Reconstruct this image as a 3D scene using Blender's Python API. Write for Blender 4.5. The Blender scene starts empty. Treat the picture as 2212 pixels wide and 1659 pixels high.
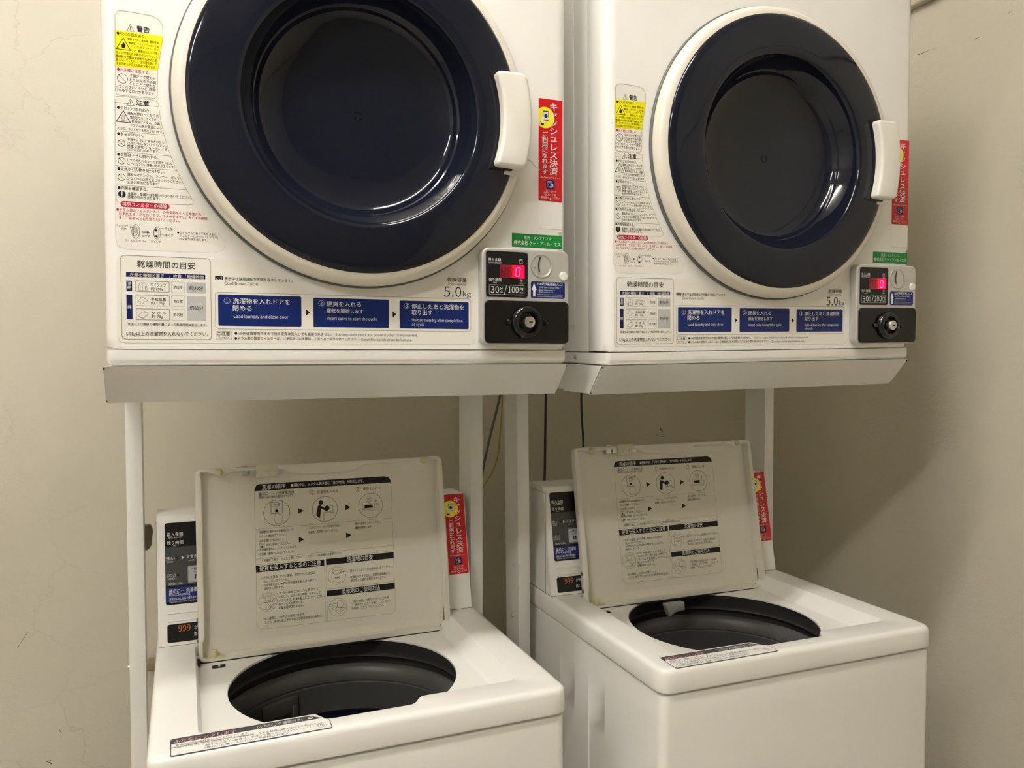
import bpy, bmesh, math
from math import pi, sin, cos, sqrt, atan, radians, hypot
from mathutils import Matrix, Vector

S = bpy.context.scene
COL = S.collection
Z0 = 1.265                       # height of the seam line under the dryer fronts; local frames start there

# ------------------------------------------------------------------ camera, world, exposure, light
cam_data = bpy.data.cameras.new('camera'); cam_data.sensor_fit = 'HORIZONTAL'; cam_data.sensor_width = 36.0
cam_data.lens = 1747.73 / 2212 * 36.0; cam_data.clip_start = 0.02
cam = bpy.data.objects.new('camera', cam_data); COL.objects.link(cam); S.camera = cam
_y, _p, _r = radians(22.62097), radians(2.28719), radians(0.04761)
_f0 = Vector((sin(_y), cos(_y), 0)); _r0 = Vector((cos(_y), -sin(_y), 0)); _u0 = Vector((0, 0, 1))
_f = _f0 * cos(_p) - _u0 * sin(_p); _u = _u0 * cos(_p) + _f0 * sin(_p)
_rt = _r0 * cos(_r) + _u * sin(_r); _up = _u * cos(_r) - _r0 * sin(_r)
_m = Matrix((_rt, _up, -_f)).transposed().to_4x4(); _m.translation = Vector((0.07419, -1.05233, Z0 - 0.00203))
cam.matrix_world = _m

world = bpy.data.worlds.new('world'); S.world = world; world.use_nodes = True
world.node_tree.nodes['Background'].inputs[0].default_value = (1, 0.95, 0.86, 1)
world.node_tree.nodes['Background'].inputs[1].default_value = 0.02
S.view_settings.view_transform = 'Standard'; S.view_settings.look = 'None'
S.view_settings.gamma = 1.0; S.view_settings.use_curve_mapping = False
S.view_settings.exposure = 1.97
try:
    S.cycles.use_denoising = True
    S.cycles.max_bounces = 10; S.cycles.diffuse_bounces = 6; S.cycles.glossy_bounces = 6
    S.cycles.sample_clamp_indirect = 6.0
except Exception:
    pass
LAMP = dict(x=-0.1, y=-0.62, z=2.88, length=1.16, strength=34.0)      # ceiling tubes (built further down)
FILL_X, FILL_Y = -1.55, -1.70                                                       # added fill light of the same build, further back in the room

# ------------------------------------------------------------------ materials
MATS = {}
def srgb(h):
    v = [int(h[i:i + 2], 16) / 255 for i in (0, 2, 4)]
    return tuple(c / 12.92 if c <= 0.04045 else ((c + 0.055) / 1.055) ** 2.4 for c in v) + (1,)
def mat(name, col, rough=0.4, metal=0.0, spec=0.5, emit=None, estr=0.0, noise=None, bump=None, coat=0.0):
    if name in MATS: return MATS[name]
    m = bpy.data.materials.new(name); m.use_nodes = True; nt = m.node_tree; b = nt.nodes['Principled BSDF']
    c = srgb(col) if isinstance(col, str) else tuple(col) + (1,)
    b.inputs['Base Color'].default_value = c; b.inputs['Roughness'].default_value = rough
    b.inputs['Metallic'].default_value = metal; b.inputs['Specular IOR Level'].default_value = spec
    b.inputs['Coat Weight'].default_value = coat; b.inputs['Coat Roughness'].default_value = 0.06
    if emit:
        b.inputs['Emission Color'].default_value = srgb(emit) if isinstance(emit, str) else tuple(emit) + (1,)
        b.inputs['Emission Strength'].default_value = estr
    tc = nt.nodes.new('ShaderNodeTexCoord')
    if noise:                                   # (scale, amount): slight tonal variation of the surface
        n = nt.nodes.new('ShaderNodeTexNoise'); n.inputs['Scale'].default_value = noise[0]; n.inputs['Detail'].default_value = 5
        nt.links.new(tc.outputs['Object'], n.inputs['Vector'])
        mx = nt.nodes.new('ShaderNodeMix'); mx.data_type = 'RGBA'
        mx.inputs['A'].default_value = c; mx.inputs['B'].default_value = tuple(x * (1 - noise[1]) for x in c[:3]) + (1,)
        nt.links.new(n.outputs['Fac'], mx.inputs['Factor']); nt.links.new(mx.outputs['Result'], b.inputs['Base Color'])
    if bump:                                    # (scale, distance)
        n = nt.nodes.new('ShaderNodeTexNoise'); n.inputs['Scale'].default_value = bump[0]; n.inputs['Detail'].default_value = 4
        nt.links.new(tc.outputs['Object'], n.inputs['Vector'])
        bp = nt.nodes.new('ShaderNodeBump'); bp.inputs['Strength'].default_value = 1.0; bp.inputs['Distance'].default_value = bump[1]
        nt.links.new(n.outputs['Fac'], bp.inputs['Height']); nt.links.new(bp.outputs['Normal'], b.inputs['Normal'])
    MATS[name] = m
    return m

def wall_material():
    m = bpy.data.materials.new('painted_plaster'); m.use_nodes = True; nt = m.node_tree; b = nt.nodes['Principled BSDF']
    b.inputs['Roughness'].default_value = 0.75; b.inputs['Specular IOR Level'].default_value = 0.25
    tc = nt.nodes.new('ShaderNodeTexCoord')
    def noise(scale, detail=4, rough=0.5):
        n = nt.nodes.new('ShaderNodeTexNoise'); n.inputs['Scale'].default_value = scale; n.inputs['Detail'].default_value = detail
        n.inputs['Roughness'].default_value = rough; nt.links.new(tc.outputs['Object'], n.inputs['Vector']); return n
    big, fine, mask = noise(2.2), noise(160, 3), noise(1.7, 3)
    cr = nt.nodes.new('ShaderNodeValToRGB'); cr.color_ramp.elements[0].position = 0.3; cr.color_ramp.elements[1].position = 0.75
    cr.color_ramp.elements[0].color = WALL_A; cr.color_ramp.elements[1].color = WALL_B
    nt.links.new(big.outputs['Fac'], cr.inputs['Fac'])
    # hairline cracks: edges of stretched voronoi cells, kept to a few worn zones
    nv = noise(5, 6, 0.65); add = nt.nodes.new('ShaderNodeMix'); add.data_type = 'VECTOR'; add.inputs['Factor'].default_value = 0.16
    nt.links.new(tc.outputs['Object'], add.inputs['A']); nt.links.new(nv.outputs['Color'], add.inputs['B'])
    vo = nt.nodes.new('ShaderNodeTexVoronoi'); vo.feature = 'DISTANCE_TO_EDGE'; vo.inputs['Scale'].default_value = 7
    nt.links.new(add.outputs['Result'], vo.inputs['Vector'])
    c1 = nt.nodes.new('ShaderNodeMapRange'); c1.inputs['From Min'].default_value = 0.0; c1.inputs['From Max'].default_value = 0.012
    c1.inputs['To Min'].default_value = 1.0; c1.inputs['To Max'].default_value = 0.0; nt.links.new(vo.outputs['Distance'], c1.inputs['Value'])
    c2 = nt.nodes.new('ShaderNodeMapRange'); c2.inputs['From Min'].default_value = 0.54; c2.inputs['From Max'].default_value = 0.66
    nt.links.new(mask.outputs['Fac'], c2.inputs['Value'])
    mu = nt.nodes.new('ShaderNodeMath'); mu.operation = 'MULTIPLY'
    nt.links.new(c1.outputs['Result'], mu.inputs[0]); nt.links.new(c2.outputs['Result'], mu.inputs[1])
    mx = nt.nodes.new('ShaderNodeMix'); mx.data_type = 'RGBA'; mx.inputs['B'].default_value = tuple(x * 0.62 for x in WALL_A[:3]) + (1,)
    mu2 = nt.nodes.new('ShaderNodeMath'); mu2.operation = 'MULTIPLY'; mu2.inputs[1].default_value = 0.22
    nt.links.new(mu.outputs[0], mu2.inputs[0]); nt.links.new(mu2.outputs[0], mx.inputs['Factor'])
    nt.links.new(cr.outputs['Color'], mx.inputs['A']); nt.links.new(mx.outputs['Result'], b.inputs['Base Color'])
    mid = noise(28, 4)
    s = nt.nodes.new('ShaderNodeMath'); s.operation = 'ADD'; nt.links.new(mid.outputs['Fac'], s.inputs[0])
    s2 = nt.nodes.new('ShaderNodeMath'); s2.operation = 'MULTIPLY_ADD'; s2.inputs[1].default_value = 0.35
    nt.links.new(fine.outputs['Fac'], s2.inputs[0]); nt.links.new(s.outputs[0], s2.inputs[2])
    s3 = nt.nodes.new('ShaderNodeMath'); s3.operation = 'MULTIPLY_ADD'; s3.inputs[1].default_value = -0.5
    nt.links.new(mu.outputs[0], s3.inputs[0]); nt.links.new(s2.outputs[0], s3.inputs[2])
    bp = nt.nodes.new('ShaderNodeBump'); bp.inputs['Strength'].default_value = 0.6; bp.inputs['Distance'].default_value = 0.0022
    nt.links.new(s3.outputs[0], bp.inputs['Height']); nt.links.new(bp.outputs['Normal'], b.inputs['Normal'])
    MATS['painted_plaster'] = m
    return m
WALL_A, WALL_B = (0.52, 0.486, 0.40, 1), (0.575, 0.54, 0.455, 1)
M_WALL = wall_material()
M_ENAMEL = mat('white_enamel', (0.85, 0.84, 0.81), 0.22, noise=(3, 0.03))
M_STEEL = mat('painted_white_steel', (0.74, 0.73, 0.70), 0.28, noise=(3, 0.03))
M_PLASTIC = mat('white_plastic', (0.80, 0.77, 0.71), 0.30)
M_LID = mat('aged_white_plastic', (0.74, 0.71, 0.63), 0.35, noise=(5, 0.05))
M_RIM = mat('cream_plastic', (0.73, 0.69, 0.605), 0.2)
M_GASKET = mat('grey_rubber', (0.10, 0.105, 0.095), 0.5)
M_LENS = mat('dark_navy_plastic', (0.006, 0.0074, 0.0145), 0.05, spec=0.38)
M_BLACK = mat('black_plastic', (0.006, 0.0062, 0.0068), 0.3, spec=0.35)
M_BLACKG = mat('black_enamel', (0.004, 0.004, 0.004), 0.14, spec=0.35, bump=(900, 0.00003))
M_SILVER = mat('silver_paint', (0.52, 0.51, 0.48), 0.38, metal=0.35, bump=(700, 0.00004))
M_CHROME = mat('brushed_metal', (0.66, 0.65, 0.62), 0.28, metal=1.0)
M_TUB = mat('charcoal_plastic', (0.045, 0.044, 0.043), 0.38)
M_DRUM = mat('dark_grey_plastic', (0.085, 0.083, 0.082), 0.42)
M_NAVY = mat('navy_plastic', (0.006, 0.008, 0.02), 0.35)
M_DARK = mat('dark_gap', (0.01, 0.01, 0.009), 0.8)
M_CREAM = mat('yellowed_plastic', (0.60, 0.56, 0.30), 0.45)
M_LATCH = mat('pale_cream_plastic', (0.62, 0.60, 0.45), 0.4)
M_CORD = mat('black_rubber_cord', (0.012, 0.013, 0.010), 0.5)
M_CORDG = mat('grey_rubber_cord', (0.10, 0.10, 0.09), 0.5)
M_CORDY = mat('yellow_green_wire', (0.30, 0.24, 0.015), 0.5)
M_OLIVE = mat('olive_plastic', (0.27, 0.25, 0.15), 0.35)
M_FLOOR = mat('pale_vinyl_floor', (0.50, 0.48, 0.43), 0.4, noise=(6, 0.15))
M_CEIL = mat('white_ceiling_paint', (0.74, 0.70, 0.62), 0.8)
M_STAIN = mat('brown_grime', (0.24, 0.19, 0.11), 0.7, noise=(60, 0.6))
M_TUBE = mat('fluorescent_tube', (1, 1, 1), 0.4, emit=(1.0, 0.975, 0.93), estr=LAMP['strength'])
# label inks and papers
INK = {'k': mat('black_ink', (0.008, 0.008, 0.009), 0.4, spec=0.3), 'w': mat('white_ink', (0.78, 0.77, 0.74), 0.35),
       'n': mat('navy_ink', (0.005, 0.012, 0.075), 0.35, spec=0.3), 'b': mat('blue_ink', (0.005, 0.016, 0.115), 0.3, spec=0.3),
       'y': mat('yellow_ink', (0.85, 0.78, 0.0), 0.35), 'Y': mat('bright_yellow_ink', (0.88, 0.76, 0.02), 0.35),
       'r': mat('crimson_ink', (0.42, 0.012, 0.045), 0.35), 'red': mat('red_ink', (0.50, 0.003, 0.010), 0.3),
       'g': mat('pale_grey_ink', (0.47, 0.47, 0.47), 0.4), 'd': mat('dark_grey_ink', (0.16, 0.16, 0.16), 0.4),
       'K': mat('lamp_lens', (0.015, 0.014, 0.014), 0.3), 'o': mat('peach_ink', (0.75, 0.38, 0.22), 0.4),
       'O': mat('orange_ink', (0.62, 0.17, 0.06), 0.4), 'grn': mat('green_ink', (0.0, 0.22, 0.035), 0.35),
       'pap': mat('label_paper', (0.80, 0.775, 0.71), 0.35), 'lidpap': mat('sheet_paper', (0.72, 0.69, 0.58), 0.5),
       'whp': mat('white_label_paper', (0.82, 0.81, 0.78), 0.35), 'hdr': mat('charcoal_ink', (0.045, 0.045, 0.05), 0.4),
       'pan': mat('panel_grey', (0.055, 0.057, 0.062), 0.3), 'panb': mat('panel_blue', (0.008, 0.026, 0.17), 0.3), 'blk': M_BLACK, 'sil': mat('button_silver', (0.50, 0.50, 0.50), 0.35)}

# ------------------------------------------------------------------ mesh helpers
def newobj(name, bm, mats, parent=None, loc=(0, 0, 0), smooth=40):
    me = bpy.data.meshes.new(name)
    bmesh.ops.remove_doubles(bm, verts=bm.verts, dist=1e-7)
    bm.to_mesh(me); bm.free()
    for m in (mats if isinstance(mats, (list, tuple)) else [mats]): me.materials.append(m)
    if smooth:
        for p in me.polygons: p.use_smooth = True
        me.set_sharp_from_angle(angle=radians(smooth))
    o = bpy.data.objects.new(name, me); COL.objects.link(o)
    if parent: o.parent = parent
    o.location = loc
    return o
def tag(o, label, cat=None, group=None, kind=None):
    o['label'] = label
    if cat: o['category'] = cat
    if group: o['group'] = group
    if kind: o['kind'] = kind
    return o
def box(bm, lo, hi, bev=0.0, seg=2, mi=0, which=None):
    t = bmesh.new()
    bmesh.ops.create_cube(t, size=1.0)
    for v in t.verts: v.co = Vector([(lo[i] + hi[i]) / 2 + v.co[i] * (hi[i] - lo[i]) for i in range(3)])
    if bev:
        es = [e for e in t.edges if which is None or which(e)]
        bmesh.ops.bevel(t, geom=es, offset=bev, segments=seg, affect='EDGES', profile=0.5)
    merge(bm, t, mi)
def merge(bm, t, mi=0, M=None):
    t.normal_update(); vm = {}
    for v in t.verts: vm[v] = bm.verts.new(M @ v.co if M else v.co)
    for f in t.faces:
        try:
            g = bm.faces.new([vm[v] for v in f.verts]); g.material_index = mi
        except ValueError: pass
    t.free()
def vert_edge(e): return abs(e.verts[0].co.z - e.verts[1].co.z) > 1e-6 and abs(e.verts[0].co.x - e.verts[1].co.x) < 1e-6 and abs(e.verts[0].co.y - e.verts[1].co.y) < 1e-6
def prism(bm, pts, axis, a, b, mi=0, bev=0.0, seg=2):
    """extrude a 2-D outline along axis 0/1/2 from a to b"""
    t = bmesh.new()
    def mk(p, d): return (d, p[0], p[1]) if axis == 0 else (p[0], d, p[1]) if axis == 1 else (p[0], p[1], d)
    A = [t.verts.new(mk(p, a)) for p in pts]; B = [t.verts.new(mk(p, b)) for p in pts]
    n = len(pts)
    t.faces.new(A); t.faces.new(B[::-1])
    for i in range(n): t.faces.new((A[i], B[i], B[(i + 1) % n], A[(i + 1) % n]))
    bmesh.ops.recalc_face_normals(t, faces=t.faces)
    if bev: bmesh.ops.bevel(t, geom=list(t.edges), offset=bev, segments=seg, affect='EDGES', profile=0.5)
    merge(bm, t, mi)
def lathe(bm, prof, c, axis='y', n=96, mi=0, closed_ends=True):
    """prof = [(radius, height along axis)], c = centre"""
    def P(r, h, a):
        if axis == 'y': return (c[0] + r * cos(a), c[1] + h, c[2] + r * sin(a))
        if axis == 'x': return (c[0] + h, c[1] + r * cos(a), c[2] + r * sin(a))
        return (c[0] + r * cos(a), c[1] + r * sin(a), c[2] + h)
    t = bmesh.new(); rings = []
    for r, h in prof:
        rings.append([t.verts.new(P(0, h, 0))] if r < 1e-9 else [t.verts.new(P(r, h, 2 * pi * i / n)) for i in range(n)])
    for A, B in zip(rings, rings[1:]):
        for i in range(n):
            j = (i + 1) % n
            if len(A) == 1 and len(B) == 1: continue
            if len(A) == 1: t.faces.new((A[0], B[i], B[j]))
            elif len(B) == 1: t.faces.new((A[i], B[0], A[j]))
            else: t.faces.new((A[i], B[i], B[j], A[j]))
    if closed_ends:
        for R in (rings[0], rings[-1]):
            if len(R) > 1: t.faces.new(R)
    bmesh.ops.recalc_face_normals(t, faces=t.faces)
    merge(bm, t, mi)
def tube(bm, pts, r, n=10, mi=0):
    pts = [Vector(p) for p in pts]; rings = []; t = bmesh.new(); prev = None
    for i, p in enumerate(pts):
        d = (pts[min(i + 1, len(pts) - 1)] - pts[max(i - 1, 0)]).normalized()
        u = (prev - d * prev.dot(d)) if prev else d.orthogonal()
        u.normalize(); prev = u; w = d.cross(u)
        rings.append([t.verts.new(p + (u * cos(2 * pi * k / n) + w * sin(2 * pi * k / n)) * r) for k in range(n)])
    for A, B in zip(rings, rings[1:]):
        for k in range(n): t.faces.new((A[k], A[(k + 1) % n], B[(k + 1) % n], B[k]))
    t.faces.new(rings[0][::-1]); t.faces.new(rings[-1])
    bmesh.ops.recalc_face_normals(t, faces=t.faces)
    merge(bm, t, mi)
def smooth_path(pts, n=8):
    P = [Vector(p) for p in pts]; P = [2 * P[0] - P[1]] + P + [2 * P[-1] - P[-2]]; out = []
    for i in range(1, len(P) - 2):
        for k in range(n):
            t = k / n; a, b, c, d = P[i - 1], P[i], P[i + 1], P[i + 2]
            out.append(0.5 * ((2 * b) + (c - a) * t + (2 * a - 5 * b + 4 * c - d) * t * t + (3 * b - a - 3 * c + d) * t ** 3))
    out.append(P[-2]); return out
def rrect(x0, y0, x1, y1, r, n=6):
    out = []
    for cx, cy, a0 in ((x1 - r, y1 - r, 0), (x0 + r, y1 - r, 90), (x0 + r, y0 + r, 180), (x1 - r, y0 + r, 270)):
        for k in range(n + 1):
            a = radians(a0 + 90 * k / n); out.append((cx + r * cos(a), cy + r * sin(a)))
    return out
def radial(poly, c, N):
    """sample a star-shaped outline at N equal angles around c, keeping its shape"""
    out = []
    for i in range(N):
        a = 2 * pi * (i + 0.5) / N; dx, dy = cos(a), sin(a); best = None
        for p, q in zip(poly, poly[1:] + poly[:1]):
            ex, ey = q[0] - p[0], q[1] - p[1]; den = dx * ey - dy * ex
            if abs(den) < 1e-12: continue
            wx, wy = p[0] - c[0], p[1] - c[1]
            t = (wx * ey - wy * ex) / den; s = (wx * dy - wy * dx) / den
            if t > 1e-9 and -1e-9 <= s <= 1 + 1e-9 and (best is None or t > best): best = t
        out.append((c[0] + dx * best, c[1] + dy * best))
    return out
def loops_mesh(bm, loops, mi=0, mis=None):
    """bridge successive closed loops of equal length (lists of 3-D points)"""
    t = bmesh.new(); R = [[t.verts.new(p) for p in L] for L in loops]; n = len(loops[0])
    lay = []
    for k, (A, B) in enumerate(zip(R, R[1:])):
        for i in range(n):
            f = t.faces.new((A[i], A[(i + 1) % n], B[(i + 1) % n], B[i])); f.material_index = mis[k] if mis else mi
    t.normal_update(); vm = {v: bm.verts.new(v.co) for v in t.verts}
    for f in t.faces:
        g = bm.faces.new([vm[v] for v in f.verts]); g.material_index = f.material_index
    t.free()

# ------------------------------------------------------------------ printed labels
_tcache = {}
try:
    LATIN = bpy.data.fonts.load(bpy.utils.system_resource('DATAFILES', path='fonts') + '/Noto Sans CJK Regular.woff2')   # Blender's own bundled face
except Exception:
    LATIN = None
def text_mesh(s, bold):
    key = (s, bold)
    if key in _tcache: return _tcache[key]
    cu = bpy.data.curves.new('lettering', 'FONT'); cu.body = s
    if LATIN and all(32 <= ord(ch) < 127 for ch in s): cu.font = LATIN
    cu.resolution_u = 2; cu.offset = (0.012 if bold else 0.003) if any(ord(ch) > 126 for ch in s) else 0.0
    ob = bpy.data.objects.new('lettering', cu); COL.objects.link(ob)
    bpy.context.view_layer.update()
    me = bpy.data.meshes.new_from_object(ob.evaluated_get(bpy.context.evaluated_depsgraph_get()))
    vs = [(v.co.x, v.co.y) for v in me.vertices]; fs = [tuple(p.vertices) for p in me.polygons]
    bpy.data.objects.remove(ob); bpy.data.curves.remove(cu); bpy.data.meshes.remove(me)
    _tcache[key] = (vs, fs); return vs, fs
class Label:
    """flat printed label in a (u, v) plane given in millimetres; ink layers lie on a thin plate"""
    def __init__(self): self.v = []; self.f = []; self.m = []
    def add(self, pts, faces, col, lv):
        o = len(self.v); self.v += [(p[0], p[1], lv) for p in pts]
        self.f += [tuple(o + i for i in f) for f in faces]; self.m += [col] * len(faces)
    def poly(self, pts, col, lv=0):
        a = sum(p[0] * q[1] - q[0] * p[1] for p, q in zip(pts, pts[1:] + pts[:1]))
        if a < 0: pts = pts[::-1]
        self.add(pts, [tuple(range(len(pts)))], col, lv)
    def stroke(self, pts, w, col, closed=False, lv=2):
        P = list(pts) + ([pts[0]] if closed else [])
        for (ax, ay), (bx, by) in zip(P, P[1:]):
            L = hypot(bx - ax, by - ay)
            if L < 1e-6: continue
            ux, uy = (bx - ax) / L * w / 2, (by - ay) / L * w / 2
            self.add([(ax - ux + uy, ay - uy - ux), (bx + ux + uy, by + uy - ux), (bx + ux - uy, by + uy + ux), (ax - ux - uy, ay - uy + ux)], [(0, 1, 2, 3)], col, lv)
    def circle(self, x, y, r, w, col, lv=2, n=28):
        C = [(cos(2 * pi * i / n), sin(2 * pi * i / n)) for i in range(n)]
        if not w: self.poly([(x + r * a, y + r * b) for a, b in C], col, lv); return
        ri = r - w
        self.add([(x + r * a, y + r * b) for a, b in C] + [(x + ri * a, y + ri * b) for a, b in C], [(i, (i + 1) % n, n + (i + 1) % n, n + i) for i in range(n)], col, lv)
    def rbox(self, x0, y0, x1, y1, r, w, col, lv=1):
        P = rrect(x0, y0, x1, y1, min(r, (x1 - x0) / 2.01, (y1 - y0) / 2.01), 5)
        if not w: self.poly(P, col, lv)
        else: self.stroke(P, w, col, True, lv)
    def text(self, s, x0, x1, zb, h, col, bold=0, lv=2.5):
        vs, fs = text_mesh(s, bold); xa = min(p[0] for p in vs); xb = max(p[0] for p in vs)
        cjk = any(ord(ch) > 0x2e7f for ch in s)
        if s in ('5.0', '30', '100', '/', '1', '2', '3', '999', 'kg', 'cd', 'Caution') or not cjk:
            em = 1.10 * h / max(p[1] for p in text_mesh('H', 0)[0]) * (0.88 if s == 'kg' else 1); base = zb - 0.04 * h
        else: em = h / 0.875; base = zb + 0.08 * em
        k = (x1 - x0) / max(xb - xa, 1e-6)
        if xb - xa < 0.12: k = em                     # a lone thin glyph keeps its own width
        self.add([(x0 + (p[0] - xa) * k, base + p[1] * em) for p in vs], fs, col, lv)
    def vtext(self, s, xc, yt, yb, w, col, bold=0):
        n = len(s); c = (yt - yb) / n; em = c / 0.98; kx = w / 0.86
        for i, ch in enumerate(s):
            vs, fs = text_mesh(ch, bold); x = xc - 0.5 * kx; y = yt - (i + 1) * c + 0.13 * em
            if ch in 'ャュッ': y += 0.10 * em
            self.add([(x + p[0] * kx, y + p[1] * em) for p in vs], fs, col, 2.5)
    def items(self, L):
        for it in L:
            k = it[0]
            if k == 'T': self.text(*it[1:])
            elif k == 'V': self.vtext(*it[1:])
            elif k == 'G': self.poly(list(it[1]), it[2], it[3])
            elif k == 'S': self.stroke(it[1], it[2], it[3], it[4], it[5])
            elif k == 'C': self.circle(it[1], it[2], it[3], it[4], it[5], it[6])
            elif k == 'R': self.rbox(it[1], it[2], it[3], it[4], it[5], it[6], it[7], it[8])
        return self
    def build(self, name, parent, plane, loc=(0, 0, 0), du=0.0, dv=0.0, step=0.00008, side=0.00006):
        """plane('front', y) faces -y; plane('top', z) faces +z; offsets du, dv in millimetres"""
        cols = []
        for c in self.m:
            if c not in cols: cols.append(c)
        vv = []
        for u, v, lv in self.v:
            u, v = (u + du) / 1000, (v + dv) / 1000; h = side + lv * step
            vv.append((u, plane[1] - h, v) if plane[0] == 'front' else (u, v, plane[1] + h))
        me = bpy.data.meshes.new(name); me.from_pydata(vv, [], self.f)
        for c in cols: me.materials.append(INK[c])
        for p, c in zip(me.polygons, self.m): p.material_index = cols.index(c)
        me.update()
        o = bpy.data.objects.new(name, me); COL.objects.link(o); o.parent = parent; o.location = loc
        return o

def arc_pts(c, r, a0, a1, n): return [(c[0] + r * cos(radians(a0 + (a1 - a0) * i / n)), c[1] + r * sin(radians(a0 + (a1 - a0) * i / n))) for i in range(n + 1)]

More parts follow.
